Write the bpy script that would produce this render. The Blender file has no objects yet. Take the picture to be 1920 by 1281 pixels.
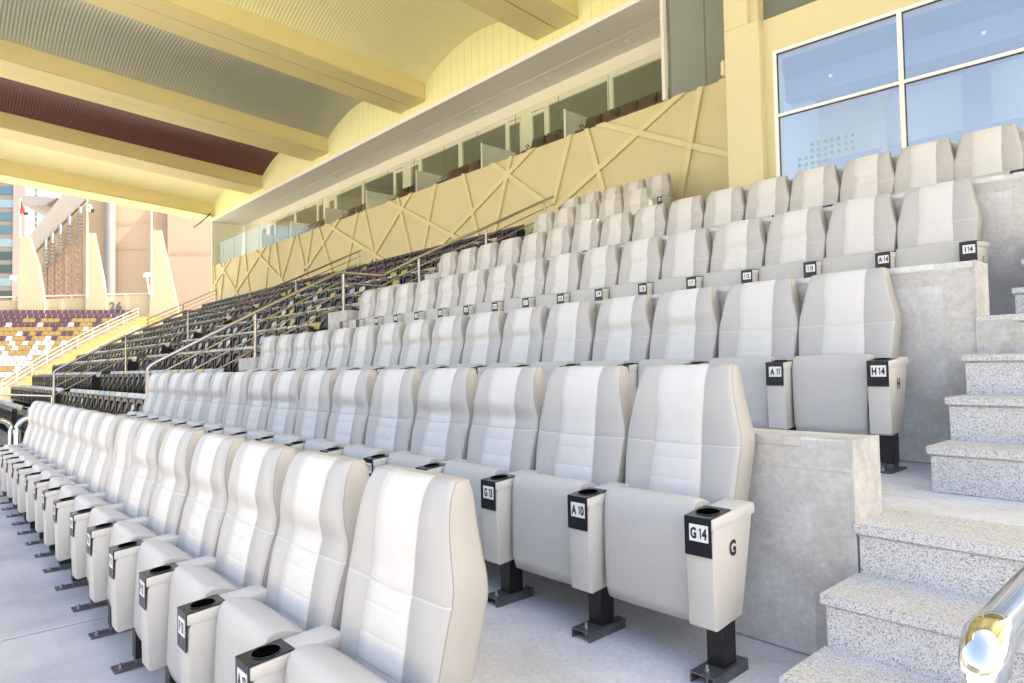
import bpy, bmesh, math, random
from mathutils import Vector, Matrix
R = random.Random(7)
scene = bpy.context.scene
COL = scene.collection

# ------------------------------------------------------------------ camera
FPX = 1256.17
MR = (0.66801563, 0.74389522, -0.01936561)
MU = (0.03943017, -0.00939686, 0.99917814)
MF = (-0.74310186, 0.66823021, 0.03560917)
cam = bpy.data.cameras.new('Camera')
cam.sensor_width = 36.0
cam.lens = FPX / 1920 * 36
cam.clip_start = 0.05
cam.clip_end = 3000
camo = bpy.data.objects.new('Camera', cam)
COL.objects.link(camo)
camo.matrix_world = Matrix(((MR[0], MU[0], -MF[0], 0), (MR[1], MU[1], -MF[1], 0), (MR[2], MU[2], -MF[2], 0), (0, 0, 0, 1)))
scene.camera = camo

# ------------------------------------------------------------------ sky, sun, exposure
SUN_EL, SUN_AZ = math.radians(52), math.radians(40)     # azimuth from +Y clockwise (towards +X)
w = bpy.data.worlds.new('World'); scene.world = w; w.use_nodes = True
nt = w.node_tree
sky = nt.nodes.new('ShaderNodeTexSky'); sky.sky_type = 'NISHITA'; sky.sun_disc = False
sky.sun_elevation = SUN_EL; sky.sun_rotation = SUN_AZ
sky.air_density = 1.0; sky.dust_density = 5.0; sky.ozone_density = 1.0
nt.links.new(sky.outputs[0], nt.nodes['Background'].inputs[0])
nt.nodes['Background'].inputs[1].default_value = 0.15
sl = bpy.data.lights.new('Sun', 'SUN'); sl.energy = 3.6; sl.angle = math.radians(0.5); sl.color = (1, .95, .87)
so = bpy.data.objects.new('Sun', sl); COL.objects.link(so)
sd = Vector((math.sin(SUN_AZ) * math.cos(SUN_EL), math.cos(SUN_AZ) * math.cos(SUN_EL), math.sin(SUN_EL)))
so.rotation_euler = sd.to_track_quat('Z', 'Y').to_euler()
scene.view_settings.view_transform = 'Standard'
scene.view_settings.look = 'None'
scene.view_settings.exposure = 2.18
scene.view_settings.use_white_balance = True
scene.view_settings.white_balance_temperature = 7500
scene.view_settings.white_balance_tint = 11
scene.view_settings.gamma = 1.0

# ------------------------------------------------------------------ materials
MATS = {}
def mat(name, col, rough=.6, metal=0., spec=.5, bump=0., bscale=60, var=0., vscale=3., emit=None, coat=0.):
    if name in MATS: return MATS[name]
    m = bpy.data.materials.new(name); m.use_nodes = True
    t = m.node_tree; b = t.nodes['Principled BSDF']
    b.inputs['Base Color'].default_value = (*col, 1)
    b.inputs['Roughness'].default_value = rough
    b.inputs['Metallic'].default_value = metal
    b.inputs['Specular IOR Level'].default_value = spec
    b.inputs['Coat Weight'].default_value = coat
    if bump or var:
        tc = t.nodes.new('ShaderNodeTexCoord')
    if var:
        n = t.nodes.new('ShaderNodeTexNoise'); n.inputs['Scale'].default_value = vscale
        n.inputs['Detail'].default_value = 8; n.inputs['Roughness'].default_value = .62
        t.links.new(tc.outputs['Object'], n.inputs['Vector'])
        r = t.nodes.new('ShaderNodeValToRGB')
        r.color_ramp.elements[0].position = .3; r.color_ramp.elements[1].position = .7
        r.color_ramp.elements[0].color = (*[c * (1 - var) for c in col], 1)
        r.color_ramp.elements[1].color = (*[min(1, c * (1 + var * .6)) for c in col], 1)
        t.links.new(n.outputs[0], r.inputs[0]); t.links.new(r.outputs[0], b.inputs['Base Color'])
    if bump:
        n = t.nodes.new('ShaderNodeTexNoise'); n.inputs['Scale'].default_value = bscale; n.inputs['Detail'].default_value = 4
        t.links.new(tc.outputs['Object'], n.inputs['Vector'])
        bp = t.nodes.new('ShaderNodeBump'); bp.inputs['Strength'].default_value = bump; bp.inputs['Distance'].default_value = .01
        t.links.new(n.outputs[0], bp.inputs['Height'])
        if name.startswith('leather'):
            n4 = t.nodes.new('ShaderNodeTexNoise'); n4.inputs['Scale'].default_value = 9; n4.inputs['Detail'].default_value = 3; n4.inputs['Distortion'].default_value = 1.2
            oi = t.nodes.new('ShaderNodeObjectInfo'); va = t.nodes.new('ShaderNodeVectorMath'); va.operation = 'MULTIPLY_ADD'; va.inputs[1].default_value = (1, 1, 1)
            cb = t.nodes.new('ShaderNodeCombineXYZ'); ml = t.nodes.new('ShaderNodeMath'); ml.operation = 'MULTIPLY'; ml.inputs[1].default_value = 40
            t.links.new(oi.outputs['Random'], ml.inputs[0]); t.links.new(ml.outputs[0], cb.inputs[0]); t.links.new(tc.outputs['Object'], va.inputs[0]); t.links.new(cb.outputs[0], va.inputs[2]); t.links.new(va.outputs[0], n4.inputs['Vector'])
            b2 = t.nodes.new('ShaderNodeBump'); b2.inputs['Strength'].default_value = .13; b2.inputs['Distance'].default_value = .02
            t.links.new(n4.outputs[0], b2.inputs['Height']); t.links.new(b2.outputs[0], bp.inputs['Normal'])
        t.links.new(bp.outputs[0], b.inputs['Normal'])
    MATS[name] = m
    return m

M_STRIPE = mat('leather_white', (.64, .632, .62), .42, bump=.10, bscale=260, var=.03, vscale=5)
M_WING = mat('leather_grey', (.475, .465, .455), .42, bump=.10, bscale=260, var=.03, vscale=5)
M_SIDE = mat('leather_cream', (.45, .43, .395), .45, bump=.10, bscale=260, var=.03, vscale=5)
M_ARM = mat('leather_arm', (.58, .56, .53), .45, bump=.10, bscale=260, var=.03, vscale=5)
M_CAP = mat('leather_cap', (.62, .605, .575), .42, bump=.08, bscale=260)
M_CUSH = mat('leather_cushion', (.52, .51, .495), .38, bump=.10, bscale=240, var=.03, vscale=6)
M_SEAM = mat('seam_thread', (.60, .59, .57), .6)
M_PIPE = mat('seam_piping', (.27, .26, .25), .6)
M_PLATE = mat('plate_dark', (.012, .014, .022), .22, spec=.6)
M_CUPSHADE = mat('cup_shade_black', (.002, .002, .002), 1., spec=0.)
M_POST = mat('post_black', (.010, .010, .011), .38, bump=.15, bscale=500)
M_CHAN = mat('channel_steel', (.16, .16, .17), .42, metal=.6, var=.35, vscale=30)
M_BOLT = mat('bolt_zinc', (.6, .6, .58), .3, metal=1)
M_LABEL = mat('label_white', (.82, .82, .82), .5)
M_INK = mat('ink', (.015, .015, .018), .5)
M_STEEL = mat('stainless', (.50, .47, .42), .22, metal=1, bump=.02, bscale=90)
M_POLISH = mat('polished_steel', (.72, .72, .72), .09, metal=1, bump=.03, bscale=25)
M_RAILW = mat('rail_cream', (.46, .42, .33), .5)
M_WALL = mat('wall_yellow', (.62, .56, .35), .75, bump=.08, bscale=30, var=.05, vscale=.8)
M_RIB = mat('rib_yellow', (.66, .60, .36), .7)
M_FASC = mat('fascia_yellow', (.78, .77, .44), .7, var=.03, vscale=.6)
M_BEAM = mat('beam_yellow', (.66, .58, .29), .6, var=.04, vscale=.5)
M_VYEL = mat('vault_yellow', (.74, .71, .42), .5)
M_VPAL = mat('vault_pale', (.85, .80, .50), .5)
M_VGRY = mat('vault_grey', (.46, .49, .42), .36, metal=.35)
M_VMAR = mat('vault_maroon', (.13, .045, .05), .42)
M_WHITE = mat('paint_white', (.80, .80, .78), .5)
M_SOFF = mat('soffit', (.74, .75, .70), .8, var=.03, vscale=.5)
M_FRAME = mat('frame_cream', (.74, .73, .60), .5)
M_PANED = mat('pane_dark', (.15, .16, .115), .12, spec=.6)
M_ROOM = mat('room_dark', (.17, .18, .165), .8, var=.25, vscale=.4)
M_BRSEAT = mat('seat_brown', (.075, .035, .03), .45, var=.3, vscale=6)
M_BLACKPL = mat('plastic_black', (.012, .0125, .015), .38)
M_DIV = mat('divider_frosted', (.76, .78, .76), .5)

def nodes_of(name):
    m = bpy.data.materials.new(name); m.use_nodes = True
    return m, m.node_tree, m.node_tree.nodes['Principled BSDF']

def concrete(name, col, warm, scale=1.3, dark=.25):
    m, t, b = nodes_of(name)
    tc = t.nodes.new('ShaderNodeTexCoord')
    n1 = t.nodes.new('ShaderNodeTexNoise'); n1.inputs['Scale'].default_value = scale; n1.inputs['Detail'].default_value = 9; n1.inputs['Roughness'].default_value = .6; n1.inputs['Distortion'].default_value = .6
    n2 = t.nodes.new('ShaderNodeTexNoise'); n2.inputs['Scale'].default_value = 45; n2.inputs['Detail'].default_value = 5
    n3 = t.nodes.new('ShaderNodeTexNoise'); n3.inputs['Scale'].default_value = scale * 2.3; n3.inputs['Detail'].default_value = 6; n3.inputs['Distortion'].default_value = 1.4
    for n in (n1, n2, n3): t.links.new(tc.outputs['Object'], n.inputs['Vector'])
    r = t.nodes.new('ShaderNodeValToRGB')
    r.color_ramp.elements[0].position = .28; r.color_ramp.elements[0].color = (*[c * (1 - dark) for c in warm], 1)
    r.color_ramp.elements[1].position = .68; r.color_ramp.elements[1].color = (*[min(1, c * 1.12) for c in col], 1)
    e = r.color_ramp.elements.new(.48); e.color = (*col, 1)
    t.links.new(n1.outputs[0], r.inputs[0])
    r3 = t.nodes.new('ShaderNodeValToRGB'); r3.color_ramp.elements[0].position = .42; r3.color_ramp.elements[1].position = .62
    r3.color_ramp.elements[0].color = (.80, .79, .77, 1); r3.color_ramp.elements[1].color = (1, 1, 1, 1)
    t.links.new(n3.outputs[0], r3.inputs[0])
    mx = t.nodes.new('ShaderNodeMix'); mx.data_type = 'RGBA'; mx.blend_type = 'MULTIPLY'; mx.inputs[0].default_value = .55
    t.links.new(r.outputs[0], mx.inputs[6]); t.links.new(r3.outputs[0], mx.inputs[7])
    r2 = t.nodes.new('ShaderNodeValToRGB'); r2.color_ramp.elements[0].position = .3; r2.color_ramp.elements[1].position = .75
    r2.color_ramp.elements[0].color = (.86, .86, .86, 1); r2.color_ramp.elements[1].color = (1.06, 1.06, 1.06, 1)
    t.links.new(n2.outputs[0], r2.inputs[0])
    m2 = t.nodes.new('ShaderNodeMix'); m2.data_type = 'RGBA'; m2.blend_type = 'MULTIPLY'; m2.inputs[0].default_value = 1
    t.links.new(mx.outputs[2], m2.inputs[6]); t.links.new(r2.outputs[0], m2.inputs[7])
    t.links.new(m2.outputs[2], b.inputs['Base Color'])
    b.inputs['Roughness'].default_value = .78
    bp = t.nodes.new('ShaderNodeBump'); bp.inputs['Strength'].default_value = .25; bp.inputs['Distance'].default_value = .01
    t.links.new(n2.outputs[0], bp.inputs['Height']); t.links.new(bp.outputs[0], b.inputs['Normal'])
    return m
M_CONC = concrete('concrete_wall', (.66, .665, .67), (.60, .59, .565), 1.3, .20)
M_CFLOOR = concrete('concrete_floor', (.70, .725, .78), (.66, .665, .68), .8, .12)
M_CEDGE = concrete('concrete_edge', (.58, .57, .55), (.52, .51, .48), 3, .15)

def terrazzo():
    m, t, b = nodes_of('terrazzo')
    tc = t.nodes.new('ShaderNodeTexCoord')
    v = t.nodes.new('ShaderNodeTexVoronoi'); v.inputs['Scale'].default_value = 300; v.inputs['Randomness'].default_value = 1
    n = t.nodes.new('ShaderNodeTexNoise'); n.inputs['Scale'].default_value = 60; n.inputs['Detail'].default_value = 2
    n2 = t.nodes.new('ShaderNodeTexNoise'); n2.inputs['Scale'].default_value = 2.5; n2.inputs['Detail'].default_value = 6
    for q in (v, n, n2): t.links.new(tc.outputs['Object'], q.inputs['Vector'])
    r = t.nodes.new('ShaderNodeValToRGB'); cr = r.color_ramp; cr.interpolation = 'CONSTANT'
    cr.elements[0].position = 0; cr.elements[0].color = (.22, .22, .235, 1)
    cr.elements[1].position = .06; cr.elements[1].color = (.36, .36, .38, 1)
    for p, c in ((.2, .58), (.42, .68), (.6, .76), (.8, .63)):
        e = cr.elements.new(p); e.color = (c, c * .985, c * .97, 1)
    sp = t.nodes.new('ShaderNodeSeparateColor'); t.links.new(v.outputs['Color'], sp.inputs[0]); t.links.new(sp.outputs[0], r.inputs[0])
    r2 = t.nodes.new('ShaderNodeValToRGB'); r2.color_ramp.elements[0].color = (.82, .82, .83, 1); r2.color_ramp.elements[1].color = (1.08, 1.08, 1.08, 1)
    t.links.new(n2.outputs[0], r2.inputs[0])
    mx = t.nodes.new('ShaderNodeMix'); mx.data_type = 'RGBA'; mx.blend_type = 'MULTIPLY'; mx.inputs[0].default_value = .9
    t.links.new(r.outputs[0], mx.inputs[6]); t.links.new(r2.outputs[0], mx.inputs[7])
    t.links.new(mx.outputs[2], b.inputs['Base Color']); b.inputs['Roughness'].default_value = .6
    return m
M_TERR = terrazzo()

def tiles(name, c1, c2, mortar, sx, sy, rot=0, rough=.7):
    m, t, b = nodes_of(name)
    tc = t.nodes.new('ShaderNodeTexCoord'); mp = t.nodes.new('ShaderNodeMapping'); mp.inputs['Rotation'].default_value[2] = rot
    br = t.nodes.new('ShaderNodeTexBrick'); br.offset = 0; br.inputs['Scale'].default_value = 1
    br.inputs['Brick Width'].default_value = sx; br.inputs['Row Height'].default_value = sy; br.inputs['Mortar Size'].default_value = .006
    br.inputs['Color1'].default_value = (*c1, 1); br.inputs['Color2'].default_value = (*c2, 1); br.inputs['Mortar'].default_value = (*mortar, 1)
    n = t.nodes.new('ShaderNodeTexNoise'); n.inputs['Scale'].default_value = 2.2; n.inputs['Detail'].default_value = 9
    n3 = t.nodes.new('ShaderNodeTexNoise'); n3.inputs['Scale'].default_value = 90; n3.inputs['Detail'].default_value = 3
    t.links.new(tc.outputs['Object'], mp.inputs[0]); t.links.new(mp.outputs[0], br.inputs['Vector'])
    t.links.new(tc.outputs['Object'], n.inputs['Vector']); t.links.new(tc.outputs['Object'], n3.inputs['Vector'])
    r = t.nodes.new('ShaderNodeValToRGB'); r.color_ramp.elements[0].position = .3; r.color_ramp.elements[1].position = .7
    r.color_ramp.elements[0].color = (.76, .76, .78, 1); r.color_ramp.elements[1].color = (1.22, 1.19, 1.17, 1)
    t.links.new(n.outputs[0], r.inputs[0])
    mx = t.nodes.new('ShaderNodeMix'); mx.data_type = 'RGBA'; mx.blend_type = 'MULTIPLY'; mx.inputs[0].default_value = .9
    t.links.new(br.outputs[0], mx.inputs[6]); t.links.new(r.outputs[0], mx.inputs[7])
    r3 = t.nodes.new('ShaderNodeValToRGB'); r3.color_ramp.elements[0].position = .35; r3.color_ramp.elements[0].color = (.8, .8, .8, 1)
    t.links.new(n3.outputs[0], r3.inputs[0])
    m3 = t.nodes.new('ShaderNodeMix'); m3.data_type = 'RGBA'; m3.blend_type = 'MULTIPLY'; m3.inputs[0].default_value = .7
    t.links.new(mx.outputs[2], m3.inputs[6]); t.links.new(r3.outputs[0], m3.inputs[7])
    t.links.new(m3.outputs[2], b.inputs['Base Color']); b.inputs['Roughness'].default_value = rough
    return m
M_TILE = tiles('floor_tiles', (.55, .565, .60), (.51, .52, .55), (.56, .57, .60), .6, .6)

def glassmat(name, tint, refl, ior=1.5, rough=.0):
    m = bpy.data.materials.new(name); m.use_nodes = True; t = m.node_tree
    t.nodes.clear()
    o = t.nodes.new('ShaderNodeOutputMaterial'); tr = t.nodes.new('ShaderNodeBsdfTransparent'); gl = t.nodes.new('ShaderNodeBsdfGlossy')
    tr.inputs[0].default_value = (*tint, 1); gl.inputs['Roughness'].default_value = rough; gl.inputs[0].default_value = (*refl, 1)
    fr = t.nodes.new('ShaderNodeFresnel'); fr.inputs[0].default_value = ior; mx = t.nodes.new('ShaderNodeMixShader')
    ge = t.nodes.new('ShaderNodeNewGeometry'); ma = t.nodes.new('ShaderNodeMath'); ma.operation = 'SUBTRACT'; ma.inputs[0].default_value = 1; t.links.new(ge.outputs['Backfacing'], ma.inputs[1])
    mb_ = t.nodes.new('ShaderNodeMath'); mb_.operation = 'MULTIPLY'; t.links.new(fr.outputs[0], mb_.inputs[0]); t.links.new(ma.outputs[0], mb_.inputs[1])
    t.links.new(mb_.outputs[0], mx.inputs[0]); t.links.new(tr.outputs[0], mx.inputs[1]); t.links.new(gl.outputs[0], mx.inputs[2]); t.links.new(mx.outputs[0], o.inputs[0])
    return m
M_GLASS = glassmat('glass_clear', (.93, .96, .93), (1, 1, 1), 1.5)
M_BLUEG = glassmat('glass_blue', (.88, .94, 1.0), (1, .98, .96), 3.7, .01)
M_CITYG = mat('city_glass', (.08, .15, .19), .08, metal=.6)

# ------------------------------------------------------------------ mesh helpers
class MB:
    def __init__(s): s.v = []; s.f = []; s.m = []; s.sm = []
    def add(s, vs, fs, mi=0, smooth=False):
        o = len(s.v); s.v += [tuple(p) for p in vs]
        for f in fs: s.f.append(tuple(o + i for i in f)); s.m.append(mi); s.sm.append(smooth)
    def box(s, x0, x1, y0, y1, z0, z1, mi=0):
        s.add([(x0, y0, z0), (x1, y0, z0), (x1, y1, z0), (x0, y1, z0), (x0, y0, z1), (x1, y0, z1), (x1, y1, z1), (x0, y1, z1)],
              [(0, 3, 2, 1), (4, 5, 6, 7), (0, 1, 5, 4), (1, 2, 6, 5), (2, 3, 7, 6), (3, 0, 4, 7)], mi)
    def prism(s, pts, ax, a, b, mi=0, smooth=False):
        """pts: 2D polygon; ax 'x' -> (y,z), 'y' -> (x,z), 'z' -> (x,y)"""
        def P(q, t):
            return {'x': (t, q[0], q[1]), 'y': (q[0], t, q[1]), 'z': (q[0], q[1], t)}[ax]
        n = len(pts)
        vs = [P(q, a) for q in pts] + [P(q, b) for q in pts]
        s.add(vs, [tuple(range(n))[::-1], tuple(range(n, 2 * n))] + [(i, (i + 1) % n, n + (i + 1) % n, n + i) for i in range(n)], mi, smooth)
    def tube(s, pts, r, n=10, mi=0, r2=None, cap=True):
        pts = [Vector(p) for p in pts]; rings = []
        for i, p in enumerate(pts):
            d = (pts[min(i + 1, len(pts) - 1)] - pts[max(i - 1, 0)]).normalized()
            u = d.cross(Vector((0, 0, 1)))
            if u.length < .05: u = d.cross(Vector((1, 0, 0)))
            u.normalize(); v = d.cross(u)
            rr = r if r2 is None else r + (r2 - r) * i / (len(pts) - 1)
            rings.append([p + rr * (math.cos(2 * math.pi * k / n) * u + math.sin(2 * math.pi * k / n) * v) for k in range(n)])
        vs = [q for rg in rings for q in rg]
        fs = [(i * n + k, i * n + (k + 1) % n, (i + 1) * n + (k + 1) % n, (i + 1) * n + k) for i in range(len(pts) - 1) for k in range(n)]
        s.add(vs, fs, mi, True)
        if cap: s.add(rings[0], [tuple(range(n))[::-1]], mi); s.add(rings[-1], [tuple(range(n))], mi)
    def build(s, name, mats, parent=None, loc=None, bevel=0, seg=2, fixn=True, angle=40):
        me = bpy.data.meshes.new(name)
        me.from_pydata(s.v, [], s.f)
        for i, p in enumerate(me.polygons): p.material_index = s.m[i]; p.use_smooth = s.sm[i]
        for m_ in (mats if isinstance(mats, (list, tuple)) else [mats]): me.materials.append(m_)
        if fixn or bevel:
            bm = bmesh.new(); bm.from_mesh(me)
            if bevel:
                bmesh.ops.remove_doubles(bm, verts=bm.verts, dist=1e-5)
                ed = [e for e in bm.edges if len(e.link_faces) == 2 and e.calc_face_angle(0) > math.radians(angle)]
                bmesh.ops.bevel(bm, geom=ed, offset=bevel, segments=seg, profile=.5, affect='EDGES', clamp_overlap=True)
                for f in bm.faces: f.smooth = True
            bmesh.ops.recalc_face_normals(bm, faces=bm.faces)
            bm.to_mesh(me); bm.free()
            if bevel:
                try: me.set_sharp_from_angle(angle=math.radians(38))
                except Exception: pass
        me.update()
        ob = bpy.data.objects.new(name, me); COL.objects.link(ob)
        if parent: ob.parent = parent
        if loc: ob.location = loc
        return ob

def tag(o, label=None, cat=None, group=None, kind=None):
    if label: o['label'] = label
    if cat: o['category'] = cat
    if group: o['group'] = group
    if kind: o['kind'] = kind
    return o
def empty(name, loc=(0, 0, 0), rz=0):
    o = bpy.data.objects.new(name, None); COL.objects.link(o); o.location = loc; o.rotation_euler = (0, 0, rz)
    o.empty_display_size = .2
    return o
def copy_tree(o, parent=None, skip=()):
    c = o.copy(); COL.objects.link(c); c.parent = parent
    for ch in o.children:
        if ch.name.split('.')[0] not in skip: copy_tree(ch, c, skip)
    return c
_TX = {}
def text_mesh(s, size, xs=1.):
    """condensed bold lettering laid out glyph by glyph (the 1 gets a flag)"""
    k = (s, size, xs)
    if k in _TX: return _TX[k]
    V, F, x = [], [], 0.
    for ch in s:
        if ch == ' ': x += size * .14; continue
        if ch == '1':
            h = .70 * size; w_ = .12 * size
            vs = [(.13 * size, 0), (.13 * size + w_, 0), (.13 * size + w_, h), (.13 * size + .02 * size, h), (.0, h * .84), (.03 * size, h * .74), (.13 * size, h * .82)]
            fs = [tuple(range(7))]; adv = .13 * size + w_
        else:
            cu = bpy.data.curves.new('txt', 'FONT'); cu.body = ch; cu.size = size; cu.resolution_u = 3; cu.offset = size * .044
            ob = bpy.data.objects.new('txt', cu); COL.objects.link(ob)
            me = bpy.data.meshes.new_from_object(ob)
            vs = [(v.co.x * .86, v.co.y) for v in me.vertices]; fs = [tuple(p.vertices) for p in me.polygons]
            bpy.data.objects.remove(ob); bpy.data.curves.remove(cu); bpy.data.meshes.remove(me)
            m0 = min(p[0] for p in vs); vs = [(p[0] - m0, p[1]) for p in vs]; adv = max(p[0] for p in vs)
        o = len(V); V += [(p[0] + x, p[1]) for p in vs]; F += [tuple(o + i for i in f) for f in fs]
        x += adv + size * .085
    x -= size * .085; h = .70 * size
    V = [((p[0] - x / 2) * xs, p[1] - h / 2) for p in V]
    _TX[k] = (V, F); return _TX[k]
ORD = ['first', 'second', 'third', 'fourth', 'fifth', 'sixth', 'seventh', 'eighth', 'ninth', 'tenth', 'eleventh', 'twelfth', 'thirteenth', 'fourteenth', 'fifteenth', 'sixteenth', 'seventeenth', 'eighteenth', 'nineteenth', 'twentieth', 'twenty-first', 'twenty-second', 'twenty-third', 'twenty-fourth', 'twenty-fifth', 'twenty-sixth', 'twenty-seventh', 'twenty-eighth', 'twenty-ninth', 'thirtieth', 'thirty-first', 'thirty-second', 'thirty-third', 'thirty-fourth', 'thirty-fifth', 'thirty-sixth', 'thirty-seventh', 'thirty-eighth', 'thirty-ninth', 'fortieth', 'forty-first', 'forty-second', 'forty-third', 'forty-fourth', 'forty-fifth', 'forty-sixth']

# ------------------------------------------------------------------ stand dimensions
ZF, ZG, ZH, ZI, ZJ, ZK, ZL = -1.470, -1.157, -.612, .218, 1.058, 1.900, 2.480
YFG, YGH, YHI, YIJ, YJK, YKL = 1.272, 2.623, 4.366, 6.109, 7.852, 9.590
XE = -1.028           # right end of the seat walls, left edge of the stairs
XL = -10.72           # left end of the seat block
XC = -11.42           # left edge of the capping blocks
YW = 11.5             # relief wall
GROUND = -2.75

# ground
g = MB(); g.add([(-1500, -1500, GROUND), (1500, -1500, GROUND), (1500, 1500, GROUND), (-1500, 1500, GROUND)], [(0, 1, 2, 3)])
M_GROUND = mat('paving', (.56, .53, .46), .9, var=.12, vscale=.08)
tag(g.build('ground', M_GROUND), kind='structure')
g = MB(); g.add([(-60, -110, GROUND + .01), (60, -110, GROUND + .01), (60, -45, GROUND + .01), (-60, -45, GROUND + .01)], [(0, 1, 2, 3)])
tag(g.build('pitch_grass', mat('grass', (.10, .17, .05), .9, var=.3, vscale=.2)), kind='structure')

# terraces of the seat block
def slab(name, x0, x1, y0, y1, z, m, bottom=GROUND):
    b = MB(); b.box(x0, x1, y0 + .03, y1 + .03, bottom, z); return tag(b.build(name, m), kind='structure')
slab('walkway_floor', -36, 9, -1.6, YFG, ZF, M_TILE)
b = MB(); b.add([(-4.72, -1.6, ZF + .004), (-4.705, -1.6, ZF + .004), (-4.705, 1.29, ZF + .004), (-4.72, 1.29, ZF + .004)], [(0, 1, 2, 3)])
tag(b.build('walkway_joint', mat('joint_light', (.70, .70, .71), .8), fixn=False), kind='structure')
slab('terrace_floor', XC, 9, YFG, YGH, ZG, M_CFLOOR)
slab('terrace_floor', XC, 9, YGH, YHI, ZH, M_CFLOOR)
slab('terrace_floor', XC, 9, YHI, YIJ, ZI, M_CFLOOR)
slab('terrace_floor', XC, 9, YIJ, YJK, ZJ, M_CFLOOR)
slab('terrace_floor', XC, 9, YJK, YKL, ZK, M_CFLOOR)
slab('terrace_floor', XC, 9, YKL, YW + .4, ZL, M_CFLOOR)

# low concrete walls between the rows
def row_wall(y, z0, ztop, label, xr=XE, xl=XL):
    t = empty('concrete_wall', ((xl + xr) / 2, y, z0)); tag(t, label, 'wall', 'concrete walls between the seat rows')
    cx = (xl + xr) / 2
    b = MB(); b.box(xl - cx, xr - cx, -.004, .25, 0.002, ztop - z0); b.build('wall_body', M_CONC, t, bevel=.006, seg=1)
    b = MB(); b.box(xl - cx + .02, xr - cx - .19, -.009, .05, ztop - z0 - .032, ztop - z0 + .004); b.build('edge_trim', mat('trim_metal', (.62, .63, .64), .35, metal=.4, var=.15, vscale=20), t)
    b = MB(); b.box(xl - cx + .02, xr - cx - .006, -.0065, .01, ztop - z0 - .12, ztop - z0 - .036); b.box(xr - cx - .155, xr - cx - .006, -.006, .01, .02, ztop - z0 - .122); b.build('plaster_band', M_CEDGE, t)
    b = MB(); b.box(xr - cx - .005, xr - cx + .006, -.008, .254, 0.004, ztop - z0 + .001); b.build('end_face', M_CEDGE, t)
    return t
row_wall(YGH, ZG, ZH + .305, 'stained concrete wall end behind the seat marked G 14, beside the lowest stairs')
row_wall(YHI, ZH, ZI + .313, 'concrete wall behind the seats of row H, ending at the middle stairs')
row_wall(YIJ, ZI, ZJ + .30, 'concrete wall behind the seats of row I, cracked near its right end')
row_wall(YJK, ZJ, ZK + .26, 'highest concrete wall, behind the right seats in front of the blue windows', xr=.6)
# capping blocks at the left ends of the rows
for (y0, y1, z0, z1, lb) in ((4.10, 4.60, ZH, .205, 'pale granite block under the second post of the near handrail'),
                             (5.72, 6.35, ZI, 1.035, 'pale granite block under the third post of the near handrail'),
                             (5.00, 5.62, ZI - .05, .62, 'small pale granite block below and right of the third handrail post')):
    b = MB(); b.box(-.36, .36, 0, y1 - y0, 0, z1 - z0)
    tag(b.build('capping_block', M_CEDGE, loc=(-11.07, y0, z0), bevel=.01, seg=1), lb, 'block', 'capping blocks at the row ends')

# stairs on the right
def flight(y_last, z0, n, h, t, label, x1=1.5):
    e = empty('stair_flight', (XE, y_last - (n - 1) * t, z0)); tag(e, label, 'stairs', 'stair flights beside the seats')
    for k in range(n):
        y0 = k * t; z = (k + 1) * h
        ye = n * t + .6 if k == n - 1 else (k + 1) * t + .01
        b = MB()
        b.box(.012, x1, y0, ye, k * h - .002 + (0.002 if k == 0 else 0), z - .04, 0)
        if k == n - 1: b.box(0, x1, y0 - .018, .34 + y0, z - .036, z + .003, 0)
        else: b.box(0, x1, y0 - .018, ye, z - .036, z + .001, 0)
        b.box(.006, x1, y0 - .004, y0 + .02, z - .043, z - .034, 1)
        b.build('step', [M_TERR, mat('joint_grey', (.33, .31, .28), .8)], e, bevel=.004, seg=1)
    return e
flight(YGH, ZG, 3, .1816, .301, 'three speckled terrazzo steps beside the wall end, lowest flight')
flight(YHI, ZH, 4, .2075, .301, 'speckled terrazzo steps rising past the seat marked H 14')
flight(YIJ, ZI, 4, .210, .301, 'short piece of terrazzo steps at the right edge above row I')
b = MB(); b.prism([(-.0, 0), (.52, 0), (.16, .185), (.0, .185)], 'y', -.006, .03)
tag(b.build('patch_panel', M_CEDGE, loc=(XE + .0, YHI - .013, ZI - .2075)), 'bare grey concrete patch on the top riser of the middle stairs', 'concrete patch')

# ------------------------------------------------------------------ white armchair seats
def interp(tab, z):
    for (a, b), (c, d) in zip(tab, tab[1:]):
        if a <= z <= c:
            t = (z - a) / (c - a) if c > a else 0
            return b + (d - b) * t
    return tab[-1][1] if z > tab[-1][0] else tab[0][1]
def smooth_tab(tab, z, h=.022):
    return sum(interp(tab, z + h * k) * wt for k, wt in ((-1, .25), (0, .5), (1, .25)))
PF = [(.24, .225), (.30, .235), (.45, .25), (.55, .262), (.65, .278), (.75, .299), (.82, .322), (.865, .334), (.90, .332), (.94, .325), (1.0, .330), (1.05, .340), (1.09, .352), (1.12, .366), (1.132, .376), (1.14, .392)]
PF1 = PF
PF2 = [(.24, .225), (.30, .235), (.45, .25), (.55, .264), (.65, .279), (.75, .298), (.82, .315), (.865, .323), (.90, .326), (.94, .328), (1.0, .334), (1.05, .342), (1.09, .353), (1.12, .366), (1.132, .376), (1.14, .392)]
PR = [(.24, .33), (.30, .345), (.45, .40), (.60, .44), (.75, .475), (.82, .488), (.90, .485), (1.0, .478), (1.08, .478), (1.12, .474), (1.14, .465)]
PW = [(.24, .232), (.45, .254), (.60, .266), (.75, .277), (.82, .281), (.865, .278), (.92, .264), (1.0, .246), (1.10, .226), (1.128, .221), (1.14, .212)]
PS = [(.24, .122), (.50, .127), (.70, .124), (.84, .114), (.90, .113), (1.0, .118), (1.14, .117)]
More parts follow.
